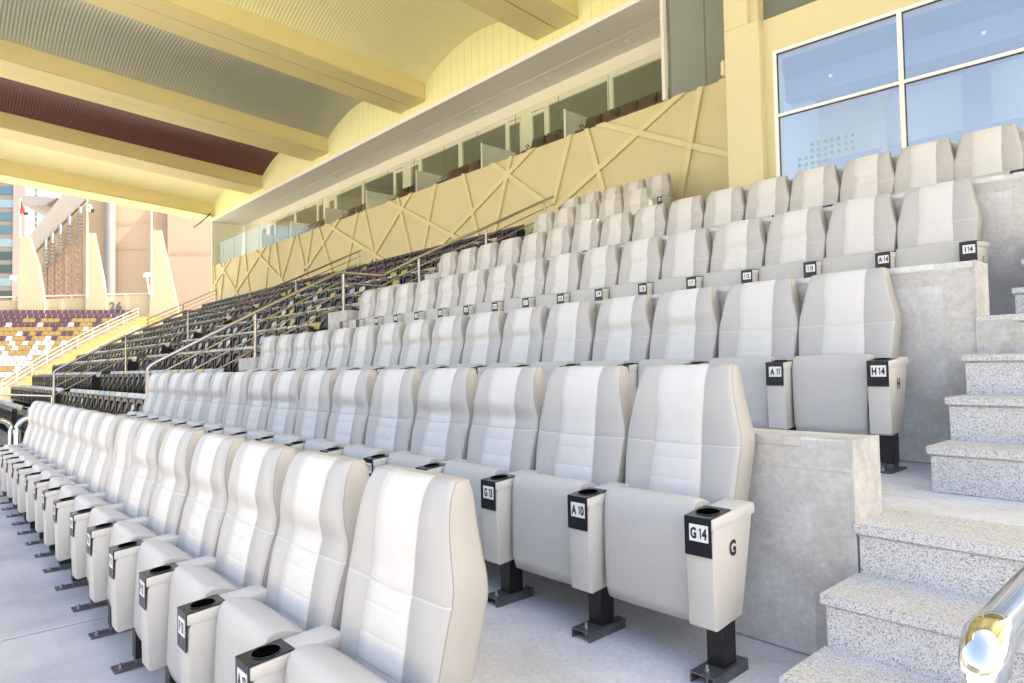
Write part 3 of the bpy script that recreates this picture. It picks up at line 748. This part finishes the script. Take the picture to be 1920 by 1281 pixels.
def black_seat_meshes():
    out = {}
    def shells(bk, pn):
        bk.prism([(.20, .40), (.165, .44), (.175, .56), (.235, .765), (.262, .785), (.27, .77), (.20, .55), (.195, .44)], 'x', -.215, .215)
        pn.prism([(.045, .32), (.03, .42), (.05, .60), (.10, .655), (.13, .64), (.085, .56), (.075, .42), (.09, .33)], 'x', -.165, .165)
    def frame(fr):
        # dark arch over the tipped seat, side stiles, strut, leg and floor rail
        arch = [(-.205, .60), (-.195, .665), (-.14, .70), (0, .715), (.14, .70), (.195, .665), (.205, .60)]
        inner = [(.165, .585), (.13, .635), (0, .65), (-.13, .635), (-.165, .585)]
        fr.prism(arch + inner, 'y', .025, .135)
        for sx in (-1, 1):
            a, c = (sx * .205, sx * .165); fr.box(min(a, c), max(a, c), .02, .10, .24, .60)
        fr.prism([(-.165, .36), (.165, .50), (.165, .535), (-.165, .395)], 'y', .008, .03)
        fr.box(-.165, .165, .03, .09, .24, .30)
        fr.box(-.248, .248, .15, .19, .03, .42)
        fr.box(-.245, -.205, .05, .2, .42, .60)
        fr.box(.225, .25, .06, .24, .0, .60); fr.tube([(.237, .24, .62), (.237, .02, .62)], .02, 6)
    return shells, frame
sh, frm = black_seat_meshes()
seat_me = {}
def meshes_from(mb, name, m, bevel=0):
    o = mb.build(name, m, bevel=bevel, seg=1); me = o.data; bpy.data.objects.remove(o); return me
bk, pn, fr = MB(), MB(), MB(); sh(bk, pn); frm(fr)
for k in PAL:
    seat_me[k] = (meshes_from(bk, 'backrest', PM[k], .008), meshes_from(pn, 'tip_up_seat', PM[k], .01))
me_fr = meshes_from(fr, 'frame', M_BLACKPL)
M_DKPAN = mat('shell_underside', (.05, .052, .06), .4)
me_dk = meshes_from(pn, 'tip_up_seat', M_DKPAN, .01)
def seatcol(r, R=R):
    v = R.random()
    if r >= 9: return 'maroon' if v < .9 else 'gold'
    if r >= 7: return 'maroon' if v < .6 else ('gold' if v < .8 else 'cream')
    if r >= 4: return 'cream' if v < .4 else ('gold' if v < .6 else ('pale blue' if v < .78 else ('maroon' if v < .9 else 'white')))
    return 'pale blue' if v < .4 else ('cream' if v < .6 else ('white' if v < .85 else 'gold'))
def dseat(x, r, n, sec):
    c = seatcol(r)
    e = empty('folding_seat', (x, rowy(r) + .33, rowz(r)), R.uniform(-.02, .02))
    for nm, me in (('backrest', seat_me[c][0]), ('tip_up_seat', seat_me[c][1] if R.random() < (.12 if r <= 2 else .5) else me_dk), ('frame', me_fr)):
        o = bpy.data.objects.new(nm, me); COL.objects.link(o); o.parent = e
    tag(e, '%s folding seat in black frame, %s left of %s handrail, %s row up' % (c, ORD[n], sec, ORD[r + 1]), 'seat', 'dark framed folding seats of the side stand')
cnt = 0; rest = []
for r in rows_r[:-1] + [10]:
    n = 0; x = -11.78
    while x > -20.0:
        if r >= 0 or x > -20: dseat(x, r, n, 'near'); cnt += 1
        x -= .50; n += 1
    n = 0; x = -21.4
    xend = -31 if r <= 0 else (-33 if r == 1 else -34.6)
    while x > xend:
        if n < 8 and cnt < 300: dseat(x, r, n, 'middle'); cnt += 1
        else: rest.append((x, r))
        x -= .50; n += 1
print('individual dark seats', cnt, 'rest', len(rest))
def merge_into(V, F, Mi, mb, off, mi):
    o = len(V); V += [(p[0] + off[0], p[1] + off[1], p[2] + off[2]) for p in mb.v]
    F += [tuple(o + i for i in f) for f in mb.f]; Mi += [mi] * len(mb.f)
V, F_, Mi = [], [], []; cn = list(PAL)
for x, r in rest:
    c = cn.index(seatcol(r)); off = (x, rowy(r) + .33, rowz(r))
    merge_into(V, F_, Mi, bk, off, c); merge_into(V, F_, Mi, pn, off, c if R.random() < .4 else len(cn) + 1); merge_into(V, F_, Mi, fr, off, len(cn))
q = MB(); q.v = V; q.f = F_; q.m = Mi; q.sm = [False] * len(F_)
o = q.build('folding_seats_beyond', [PM[k] for k in cn] + [M_BLACKPL, M_DKPAN], fixn=True)
tag(o, 'farther part of the dark framed folding seats, past the middle handrail', 'seats', kind='stuff')

# ------------------------------------------------------------------ handrails
def handrail(x, pts, posts, label, m, name='handrail', lower=(.19, .40, .60), rt=.03, rl=.014, rp=.026, drop=None):
    """pts: (y,z) of the top rail"""
    y0, z0 = pts[0]
    t = empty(name, (x, y0, z0)); tag(t, label, 'handrail', 'stair handrails of the stands')
    L = lambda y, z, dx=0: (dx, y - y0, z - z0)
    top = []
    if drop is not None:
        top += [L(y0 - .10, z0 + drop), L(y0 - .10, z0 - .14)]
        for k in range(1, 6):
            a = math.radians(90 * k / 6); top.append(L(y0 - .10 + .12 * (1 - math.cos(a)), z0 - .14 + .13 * math.sin(a)))
    top += [L(*p) for p in pts]
    q = MB(); q.tube(top, rt, 12); q.build('top_rail', m, t)
    for d in lower:
        q = MB(); q.tube([L(p[0] + (.0 if i else -.08), p[1] - d - (.05 if i == 0 else 0)) for i, p in enumerate(pts)], rl, 8); q.build('lower_rail', m, t)
    for (y, zt, zb) in posts:
        q = MB(); q.tube([L(y, zb), L(y, zt)], rp, 12); q.tube([L(y, zb), L(y, zb + .012)], rp * 1.9, 12); q.build('post', M_STEEL if m is M_STEEL else m, t)
    return t
R1 = [(2.72, .14), (4.234, .962), (5.70, 1.72), (5.80, 1.735), (6.60, 1.735), (6.72, 1.79), (7.456, 2.175), (9.184, 2.975), (11.3, 3.98)]
handrail(-11.0, R1, [(4.22, .93, .205), (5.82, 1.72, 1.035), (7.46, 2.15, 1.2), (9.2, 2.95, 1.9), (11.0, 3.8, 2.6)], 'shiny steel handrail climbing beside the left end of the white seats, nearest', M_STEEL, drop=-1.2)
R2 = [(2.78, .14), (4.25, .98), (5.72, 1.70), (5.80, 1.72), (6.50, 1.70), (6.62, 1.74), (7.35, 2.08), (8.95, 2.84), (11.3, 3.98)]
handrail(-20.1, R2, [(4.27, .96, -.05), (5.82, 1.70, .7), (9.0, 2.83, 2.0), (11.2, 3.92, 3.0)], 'steel handrail in the aisle between the two blocks of dark seats', M_STEEL, drop=-1.0)
R3 = [(8.3, 2.5), (9.9, 3.3), (11.5, 4.12)]
handrail(-35.0, R3, [(8.35, 2.5, 1.6), (9.9, 3.3, 2.4), (11.45, 4.1, 3.2)], 'thin cream handrail at the far left end of the roofed stand', M_RAILW, rt=.025)
R4 = [(-1.2, -.2), (2.6, .0)]
# level rails in front of the lower left seats
t = empty('guard_rail', (-22.6, 2.3, -.6)); tag(t, 'level steel guard rail in front of the lowest dark seats at the left edge', 'guard rail')
for dz in (.05, -.28, -.52):
    q = MB(); q.tube([(2.5, .35, dz), (-6, -.75, dz - .04)], .028 if dz > 0 else .016, 8); q.build('rail', M_STEEL, t)
q = MB(); q.tube([(2.5, .35, -1.2), (2.5, .35, .05)], .03, 8); q.build('post', M_STEEL, t)
# chrome loops at the end of the front row
for k, (xx, yl, yr, zt, lb) in enumerate(((-12.4, .45, 1.13, -.66, 'left chrome loop rail beyond the end of the front seat row'), (-11.6, 1.12, 1.85, -.61, 'right chrome loop rail beyond the end of the front seat row'))):
    q = MB(); P = [(0, 0, -.95)]; r = .16
    for a in range(0, 91, 15): P.append((0, r - r * math.cos(math.radians(a)), -r + r * math.sin(math.radians(a))))
    Lh = yr - yl
    for a in range(0, 91, 15): P.append((0, Lh - r + r * math.sin(math.radians(a)), -r + r * math.cos(math.radians(a))))
    P.append((0, Lh, -.95))
    q.tube(P, .038, 12)
    tag(q.build('loop_rail', M_POLISH, loc=(xx, yl, zt)), lb, 'rail', 'chrome loop rails')

# near handrail in the bottom right corner
def ray(u, v, d):
    a, b_ = (u - 960) / FPX, -(v - 640.5) / FPX
    return Vector([(MR[i] * a + MU[i] * b_ + MF[i]) * d for i in range(3)])
B = ray(1848, 1205, .74)
up = Vector((.0, 1., .02)).normalized()
P = [B + Vector((-.0, -.010, -.9)), B + Vector((0, -.010, -.06)), B + Vector((0, -.009, -.028)), B + Vector((0, -.003, -.009)), B + up * .012, B + up * .04, B + up * .3, B + up * 1.0, B + up * 1.45]
q = MB(); q.tube([p - B for p in P], .0245, 24)
tag(q.build('near_handrail', M_POLISH, loc=B), 'polished steel handrail end close to the camera at the bottom right corner', 'handrail')

# ------------------------------------------------------------------ far curved stand in the sun, at the left
D4 = Vector((.485, .875, 0)).normalized(); N4 = Vector((.875, -.485, 0)).normalized()
F0 = Vector((-78.6, 11.05, 0)); ZT4 = 5.50
NR4, P4, S4 = 14, .80, .465
def fpt(s_, r, dy=0, z=0):
    """s_ along the row, r rows below the top"""
    p = F0 + D4 * s_ + N4 * (r * P4 + dy); return Vector((p.x, p.y, ZT4 - r * S4 + z))
yaw4 = math.atan2(D4.y, D4.x)
q = MB()
prof = []
for r in range(NR4, -1, -1):
    prof += [((r + .75) * P4, ZT4 - r * S4 - S4 if False else ZT4 - r * S4 - .0), ]
pp = [((NR4 + .6) * P4, GROUND)]
for r in range(NR4, -1, -1):
    pp += [((r + .6) * P4, ZT4 - r * S4), ((r - .4) * P4, ZT4 - r * S4)]
pp += [(-.4 * P4, GROUND)]
vs = []; n = len(pp)
for s_ in (-40, 17):
    for a, z in pp:
        p = F0 + D4 * s_ + N4 * a; vs.append((p.x, p.y, z))
q.add(vs, [tuple(range(n)), tuple(range(n, 2 * n))[::-1]] + [(i, (i + 1) % n, n + (i + 1) % n, n + i) for i in range(n)])
M_FSTEP = mat('far_terrace', (.30, .26, .19), .85, var=.08, vscale=.6)
tag(q.build('far_terrace_steps', M_FSTEP), kind='structure')
def far_seat_mesh(mb):
    mb.prism([(.0, .40), (.0, .44), (-.36, .46), (-.38, .42)], 'x', -.21, .21)
    mb.prism([(.0, .38), (.10, .80), (.06, .81), (-.05, .42)], 'x', -.21, .21)
fs0 = MB(); far_seat_mesh(fs0)
FPM = {'maroon': mat('far_maroon', (.045, .018, .032), .5), 'gold': mat('far_gold', (.17, .115, .038), .5), 'white': mat('far_white', (.40, .40, .39), .5), 'pale blue': mat('far_blue', (.28, .31, .38), .5)}
fme = {k: meshes_from(fs0, 'far_seat', m_) for k, m_ in FPM.items()}
def ray(u, v, d):
    a, b_ = (u - 960) / FPX, -(v - 640.5) / FPX
    return Vector([(MR[i] * a + MU[i] * b_ + MF[i]) * d for i in range(3)])
def s_at(u, r):
    """position along row r that is seen at photo column u"""
    d = ray(u, 650, 1.0); p0 = F0 + N4 * (r * P4); t_ = p0.dot(N4) / Vector((d.x, d.y, 0)).dot(N4)
    return (Vector((d.x, d.y, 0)) * t_ - p0).dot(D4)
EDGE = [s_at(252 - 17.2 * r, r) for r in range(NR4 + 2)]
for r in range(NR4):
    for j in range(-1, 44):
        s_ = EDGE[r] - .5 - .52 * (j + 1)
        v = R.random()
        if r <= 1: c = 'maroon'
        elif r == 2: c = 'maroon' if v < .45 else 'gold'
        elif r == 3: c = 'maroon' if v < .5 else ('gold' if v < .8 else 'pale blue')
        elif r <= 6: c = 'gold' if v < .75 else ('maroon' if v < .9 else 'pale blue')
        elif r <= 9: c = 'gold' if v < .5 else ('pale blue' if v < .8 else 'white')
        else: c = 'white' if v < .6 else ('pale blue' if v < .85 else 'gold')
        if s_ < s_at(-14, r): continue
        o = bpy.data.objects.new('stadium_seat', fme[c]); COL.objects.link(o)
        p = fpt(s_, r); o.location = p; o.rotation_euler = (0, 0, yaw4)
        tag(o, '%s seat in sunlit far stand, %s left of yellow stairs, %s row down' % (c, ORD[j + 1], ORD[r]), 'seat', 'coloured seats of the sunlit far stand')
# yellow-nosed stairs running down beside the far block
s0 = fpt(EDGE[0], 0); st = empty('far_stairs', tuple(s0)); tag(st, 'sunlit cream stairs with yellow step edges right of the far seats', 'stairs')
for r in range(NR4 + 1):
    for h in (0, 1):
        rr = r + .5 * h; e_ = EDGE[r] + (EDGE[r + 1] - EDGE[r]) * .5 * h + 1.9
        c = fpt(e_, rr) - s0; a, d = D4 * 1.25, N4 * .40
        for nm_, b0, b1, z0, z1, m_ in (('step', N4 * 0, d, -S4 * .55, .05, mat('stair_cream', (.38, .34, .23), .8)), ('yellow_edge', N4 * .27, N4 * .41, -S4 * .45, .07, mat('edge_yellow', (.36, .31, .07), .6))):
            q = MB(); base = [c - a + b0, c + a + b0, c + a + b1, c - a + b1]
            vs = [(p.x, p.y, p.z + z0) for p in base] + [(p.x, p.y, p.z + z1) for p in base]
            q.add(vs, [(0, 3, 2, 1), (4, 5, 6, 7), (0, 1, 5, 4), (1, 2, 6, 5), (2, 3, 7, 6), (3, 0, 4, 7)])
            q.build(nm_, m_, st)
def world_rail(name, pts, label, posts, r=.034, m=M_RAILW, lower=(.35, .7), cat='handrail', grp='cream handrails of the far stand'):
    p0 = Vector(pts[0]); t = empty(name, p0); tag(t, label, cat, grp)
    P = [Vector(p) - p0 for p in pts]
    q = MB(); q.tube(P, r, 8); q.build('top_rail', m, t)
    for d in lower:
        q = MB(); q.tube([p - Vector((0, 0, d)) for p in P], r * .7, 6); q.build('lower_rail', m, t)
    for k in range(posts + 1):
        u = k / posts * (len(P) - 1); i = min(int(u), len(P) - 2); p = P[i].lerp(P[i + 1], u - i)
        q = MB(); q.tube([p - Vector((0, 0, 1.05)), p], r * .9, 6); q.build('post', m, t)
world_rail('far_handrail', [tuple(fpt(EDGE[r_] + .35, r_, 0, 1.0)) for r_ in range(NR4 + 1, -1, -1)], 'cream handrail between the coloured far seats and the yellow stairs', 9)
world_rail('far_handrail', [tuple(fpt(EDGE[r_] + 3.5, r_, 0, 1.0)) for r_ in range(NR4 + 1, 3, -1)], 'cream handrail right of the yellow-edged far stairs', 6)
# cream stepped block right of the stairs
q = MB()
for r in range(NR4 + 2):
    e_ = EDGE[r] + 3.9
    base = [fpt(e_, r, -.4), fpt(26, r, -.4), fpt(26, r, .42), fpt(e_, r, .42)]
    q.add([(p.x, p.y, GROUND) for p in base] + [(p.x, p.y, p.z + .55) for p in base], [(0, 3, 2, 1), (4, 5, 6, 7), (0, 1, 5, 4), (1, 2, 6, 5), (2, 3, 7, 6), (3, 0, 4, 7)])
M_CREAM = mat('cream_paint', (.35, .30, .215), .8, var=.05, vscale=.4)
tag(q.build('stair_side_wall', M_CREAM), 'cream sloping wall between the yellow stairs and the roofed stand', 'wall')

# parapet wall with the block number, fins and flag poles: all in the plane behind the top far row
def poly_slab(name, pts, thick, m, label=None, cat=None, parent=None, group=None, org=None):
    """pts: world points of a planar outline; extruded away from the camera"""
    c = sum((Vector(p) for p in pts), Vector()) / len(pts)
    a = Vector(pts[1]) - Vector(pts[0]); b_ = Vector(pts[2]) - Vector(pts[0]); nn_ = a.cross(b_).normalized()
    if nn_.dot(c) < 0: nn_ = -nn_
    o0 = org if org is not None else c
    q = MB(); n = len(pts)
    q.add([Vector(p) - o0 for p in pts] + [Vector(p) + nn_ * thick - o0 for p in pts], [tuple(range(n))[::-1], tuple(range(n, 2 * n))] + [(i, (i + 1) % n, n + (i + 1) % n, n + i) for i in range(n)])
    ob = q.build(name, m, parent)
    if not parent: ob.location = o0
    if label: tag(ob, label, cat, group)
    return ob
PB = F0 - N4 * .9                      # a point of the back plane (vertical plane along D4)
def onplane(u, v, off=0.):
    """where the view ray of a photo pixel meets the vertical back plane shifted 'off' metres back"""
    d = ray(u, v, 1.0); p0 = PB - N4 * off; t = (p0.dot(N4)) / d.dot(N4); return d * t
bw = [onplane(u, v) for u, v in ((-25, 566), (286, 553), (286, 586), (-25, 596))]
t = empty('block_wall', tuple(bw[3])); tag(t, 'cream parapet wall marked 26 above the top maroon far seats', 'wall')
poly_slab('wall_body', bw, .3, M_CREAM, parent=t, org=bw[3])
c = onplane(216.5, 574.5, -.05); vs, fs = text_mesh('26', 1.15, 1.0)
q = MB(); q.add([tuple(c + D4 * x + Vector((0, 0, y)) - bw[3]) for x, y in vs], fs, 0); q.build('number', mat('ink_far', (.07, .09, .11), .6), t, fixn=False)
ra, rb = onplane(-25, 566, .1), onplane(286, 558, .1)
world_rail('parapet_rail', [tuple(ra + Vector((0, 0, .4))), tuple(rb + Vector((0, 0, .4)))], 'pale rail along the top of the parapet marked 26', 6, r=.09, lower=(), cat='rail')
M_FIN = mat('fin_cream', (.31, .27, .195), .8, var=.04, vscale=.3)
for k, (a, lb) in enumerate((([(37, 444), (54, 444), (72, 500), (83, 566), (83, 592), (33, 592)], 'cream buttress fin at the left, under the red flag pole'),
                             ([(163, 437), (176, 437), (194, 525), (198, 560), (200, 592), (160, 592)], 'cream buttress fin left of the grey pipe'),
                             ([(284, 432), (301, 432), (316, 500), (334, 580), (334, 594), (280, 594)], 'tall cream buttress fin right of the number 26'))):
    poly_slab('buttress_fin', [onplane(u, v, -.4 + .0) for u, v in a], .5, M_FIN, lb, 'buttress', None, 'cream buttress fins')
FLAG = [mat('flag_red', (.70, .02, .03), .7), mat('flag_green', (.03, .35, .12), .7), mat('flag_white', (.80, .80, .80), .7), mat('flag_black', (.02, .02, .02), .7)]
for k, (u, vb, vt, lb) in enumerate(((37.5, 446, 372, 'flag pole at the far left with a red hanging flag'), (163, 560, 368, 'flag pole with hanging green and white flag before the panelled hall'), (284, 560, 385, 'bare pale pole beside the tall buttress fin'))):
    bs, tp = onplane(u, vb, -.6), onplane(u, vt, -.6)
    e = empty('flag_pole', tuple(bs)); tag(e, lb, 'pole', 'poles above the far stand')
    q = MB(); q.tube([(0, 0, 0), (0, 0, tp.z - bs.z)], .11, 8, r2=.07); q.build('pole', M_RAILW, e)
    if k < 2:
        H = tp.z - bs.z; q = MB(); Lz = 1.55 * (1.0)
        # hanging cloth: folds of the four colour bands
        for j, (w0, w1, off, mi) in enumerate(((.0, .30, .0, 1), (.05, .45, .05, 2), (.10, .62 if k else .75, .10, 0), (.35, .8, -.02, 3))):
            zt_, zb_ = H - .05 - .12 * j, H - Lz - (0 if mi != 3 else .12)
            if k == 0: seq = {1: (-.18, .02), 2: (-.12, .08), 0: (0.02, .50), 3: (.35, .75)}[mi]
            else: seq = {1: (.05, .42), 2: (.02, .55), 0: (-.02, .10), 3: (.35, .68)}[mi]
            if mi == 3: zt_ = zb_ + .30 if k == 0 else zb_ + .40
            if mi == 0 and k == 1: zb_ = H - .7
            if mi == 2 and k == 1: zt_ = H - .85
            x0, x1 = seq; x0t, x1t = x0 * .15, x0 * .15 + (x1 - x0) * (.25 if mi not in (3,) else .8)
            if mi == 2 and k == 1: x0t, x1t = x0, x1 * .75
            if mi == 3: x0t, x1t = x0 + .02, x1 - .05
            y = -.03 * j
            pts_ = []
            NS = 8
            for s_ in range(NS + 1):
                f_ = s_ / NS; zz = zt_ + (zb_ - zt_) * f_
                for xx in (x0t + (x0 - x0t) * f_, x1t + (x1 - x1t) * f_):
                    dd = D4 * xx - N4 * (y + .06 * math.sin(f_ * 5 + xx * 9) - .02)
                    pts_.append((dd.x, dd.y, zz))
            q.add(pts_, [(2 * s_, 2 * s_ + 1, 2 * s_ + 3, 2 * s_ + 2) for s_ in range(NS)], mi, True)
        q.build('flag', FLAG, e, fixn=False)
for k, (u, v, lb) in enumerate(((25, 522, 'white floodlight on the left buttress fin'), (275, 517, 'white floodlight beside the tall buttress fin'))):
    p = onplane(u, v, -1.0); e = empty('floodlight', tuple(p)); tag(e, lb, 'floodlight', 'white floodlights on the fins')
    q = MB(); q.prism([(-.45, -.12), (.45, -.06), (.42, .22), (-.30, .26)], 'y', -.25, .25); q.build('lamp_head', M_WHITE, e, bevel=.04)
    q = MB(); q.tube([(.1, 0, -.1), (.45 if k == 0 else .25, .2, -1.9 if k else -.4)], .06, 6); q.build('bracket', M_WHITE, e)

# the hall behind: wall, grey sloping roof edge, arched panels, pipe
def hp(u, v, off=14.): return onplane(u, v, off)
hall = empty('sports_hall', tuple(hp(200, 590))); tag(hall, 'large sand coloured hall with a grey sloping roof edge and tall arched panels', 'building')
HO = hp(200, 590)
M_SAND = mat('hall_sand', (.37, .29, .20), .85, var=.06, vscale=.25)
def ribbed(name, col, sc=1.6):
    m, t_, b_ = nodes_of(name)
    tc = t_.nodes.new('ShaderNodeTexCoord'); mp = t_.nodes.new('ShaderNodeMapping'); mp.inputs['Rotation'].default_value[2] = -yaw4
    wv = t_.nodes.new('ShaderNodeTexWave'); wv.inputs['Scale'].default_value = sc; wv.bands_direction = 'X'
    t_.links.new(tc.outputs['Object'], mp.inputs[0]); t_.links.new(mp.outputs[0], wv.inputs['Vector'])
    bp = t_.nodes.new('ShaderNodeBump'); bp.inputs['Strength'].default_value = .22; bp.inputs['Distance'].default_value = .06
    t_.links.new(wv.outputs[1], bp.inputs['Height']); t_.links.new(bp.outputs[0], b_.inputs['Normal'])
    b_.inputs['Base Color'].default_value = (*col, 1); b_.inputs['Roughness'].default_value = .8
    return m
M_SANDR = ribbed('hall_ribbed', (.36, .275, .20)); M_ROOFG = ribbed('roof_edge_grey', (.25, .235, .225), 2.5)
poly_slab('wall', [hp(u, v) for u, v in ((62, 475), (172, 362), (200, 355), (200, 600), (62, 600))], 12, M_SAND, parent=hall, org=HO)
poly_slab('wall', [hp(u, v, 13.0) for u, v in ((200, 330), (314, 340), (314, 600), (200, 600))], 12, M_SANDR, parent=hall, org=HO)
poly_slab('wall', [hp(u, v, 11.0) for u, v in ((314, 330), (430, 340), (430, 600), (314, 600))], 12, ribbed('hall_ribbed_dark', (.31, .235, .18)), parent=hall, org=HO)
poly_slab('roof_edge', [hp(u, v, 13.6) for u, v in ((54, 444), (63, 474), (172, 362), (172, 335), (135, 342))], 2.5, M_ROOFG, parent=hall, org=HO)
for (v, off, u0, u1) in ((415, 12.9, 200, 281), (467, 12.9, 217, 281), (470, 10.9, 318, 400)):
    poly_slab('wall_joint', [hp(u0, v, off), hp(u1, v, off), hp(u1, v + .8, off), hp(u0, v + .8, off)], .05, M_SAND, parent=hall, org=HO)
pt, pb = hp(206, 340, 12.2), hp(206, 600, 12.2)
q = MB(); q.tube([pb - HO, pt - HO], .62, 20); q.build('drain_pipe', mat('pipe_grey', (.16, .165, .175), .5, var=.1, vscale=.5), hall)
M_PANEL = mat('panel_red', (.34, .23, .18), .8, var=.2, vscale=2.); M_PATT = mat('panel_line', (.42, .31, .24), .8)
for k, (u, vt) in enumerate(((83, 500), (95, 489), (110, 474), (127, 458), (147, 441))):
    wd = 3.9 + k * .45
    A = [(u - wd, 600), (u - wd, vt + 4), (u - wd * .5, vt + 1), (u, vt), (u + wd * .5, vt + 1), (u + wd, vt + 4), (u + wd, 600)]
    poly_slab('arched_panel', [hp(a, b_, 13.85) for a, b_ in A], .3, M_PANEL, parent=hall, org=HO)
    q = MB(); v = vt + 8; j = 0
    while v < 560:
        cpt = hp(u, v, 13.7) - HO; s_ = wd * .055
        ring = [cpt + D4 * (s_ * 1.1 * math.cos(a * .6283)) + Vector((0, 0, s_ * 1.5 * math.sin(a * .6283))) for a in range(11)]
        q.tube(ring, .035, 5); v += wd * 2.4; j += 1
    q.build('carved_pattern', M_PATT, hall)
    # column pinnacle above each panel
    q = MB(); p = hp(u + 3, vt - 20 - k * .6, 13.2) - HO
    for j in range(6):
        zz = .95 - j * .42; q.tube([p + Vector((0, 0, zz)), p + Vector((0, 0, zz - .22))], .27 if j % 2 == 0 else .20, 10)
    q.tube([p + Vector((0, 0, 2.0)), p + Vector((0, 0, .95))], .22, 10)
    q.build('louvred_vent', mat('vent_grey', (.17, .18, .20), .6), hall)
poly_slab('roof_edge', [hp(u, v, 16) for u, v in ((28, 372), (38, 366), (108, 371), (86, 384), (62, 386), (42, 384))], 10, mat('canopy_grey', (.22, .21, .22), .7), 'pale canopy roof behind the left flag', 'canopy')
# office towers
tw = empty('office_tower', (-200, 10, 0)); tag(tw, 'office tower with rows of blue windows and a pinkish corner pillar at the left edge', 'building')
TO = Vector((-200, 10, 0))
def tp_(u, v, d): 
    q_ = ray(u, v, 1.0); p0 = Vector((-190, 5, 0)); n_ = Vector((.92, -.39, 0)).normalized(); t_ = (p0 - n_ * d).dot(n_) / q_.dot(n_); return q_ * t_
poly_slab('tower_wall', [tp_(u, v, 0) for u, v in ((-60, 250), (26, 265), (26, 600), (-60, 600))], 20, mat('tower_stone', (.22, .20, .19), .8), parent=tw, org=TO)
poly_slab('corner_pillar', [tp_(u, v, -.5) for u, v in ((26, 265), (48, 268), (45, 600), (22, 600))], 10, mat('tower_pink', (.22, .165, .165), .8), parent=tw, org=TO)
for k in range(13):
    v = 300 + k * 24.5
    if v < 600: poly_slab('window_band', [tp_(u, v_, -.4) for u, v_ in ((-60, v), (25, v + 1), (25, v + 16), (-60, v + 15))], .3, (mat('city_glass_dark', (.035, .06, .065), .1, metal=.3) if k > 6 else M_CITYG) if k % 3 else mat('city_glass_light', (.18, .27, .31), .1, metal=.5), parent=tw, org=TO)
poly_slab('glass_wing', [tp_(u, v, 6) for u, v in ((48, 300), (72, 300), (66, 600), (45, 600))], 12, mat('wing_glass', (.16, .30, .38), .1, metal=.5), parent=tw, org=TO)
for k in range(16):
    v = 318 + k * 11
    poly_slab('floor_band', [tp_(u, v_, 5.6) for u, v_ in ((48, v), (70, v), (70, v + 3.0), (48, v + 3.0))], .3, mat('tower_stone', (.22, .20, .19), .8), parent=tw, org=TO)
t2 = empty('white_block', (-170, 20, 0)); tag(t2, 'white building with horizontal louvres between the flags', 'building'); T2 = Vector((-170, 20, 0))
poly_slab('block_wall', [tp_(u, v, 14) for u, v in ((92, 330), (160, 340), (160, 500), (86, 500))], 14, mat('white_far', (.40, .41, .44), .7), parent=t2, org=T2)
poly_slab('lower_wall', [tp_(u, v, 12) for u, v in ((52, 384), (100, 382), (92, 460), (48, 460))], 4, mat('lilac_far', (.26, .25, .29), .7), parent=t2, org=T2)
for k in range(6):
    v = 384.5 + k * 3.6
    poly_slab('louvre', [tp_(u, v_, 11.4) for u, v_ in ((63, v), (98, v - 1), (98, v + .4), (63, v + 1.4))], .2, mat('louvre_dark', (.16, .16, .18), .7), parent=t2, org=T2)

# unseen opposite grandstand, added and sized for reflections in the windows and steel
op = empty('reflection_stand', (0, -100, GROUND)); tag(op, 'pale unseen grandstand added across the pitch for reflections in the windows', 'building')
q = MB(); q.prism([(0, 0), (0, 1.5), (-22, 14), (-22, 29), (-23, 29), (-23, 0)], 'x', -90, 70); q.build('stand_body', mat('opp_seats', (.34, .33, .36), .8, var=.2, vscale=.3), op)
q = MB(); q.prism([(4, 27.5), (4, 30.5), (-24, 32), (-24, 29)], 'x', -95, 75); q.build('stand_roof', M_WHITE, op)
q = MB()
for k in range(12): q.box(-88 + 14 * k, -87 + 14 * k, -21, -20, 13, 29)
q.build('roof_columns', M_WHITE, op)
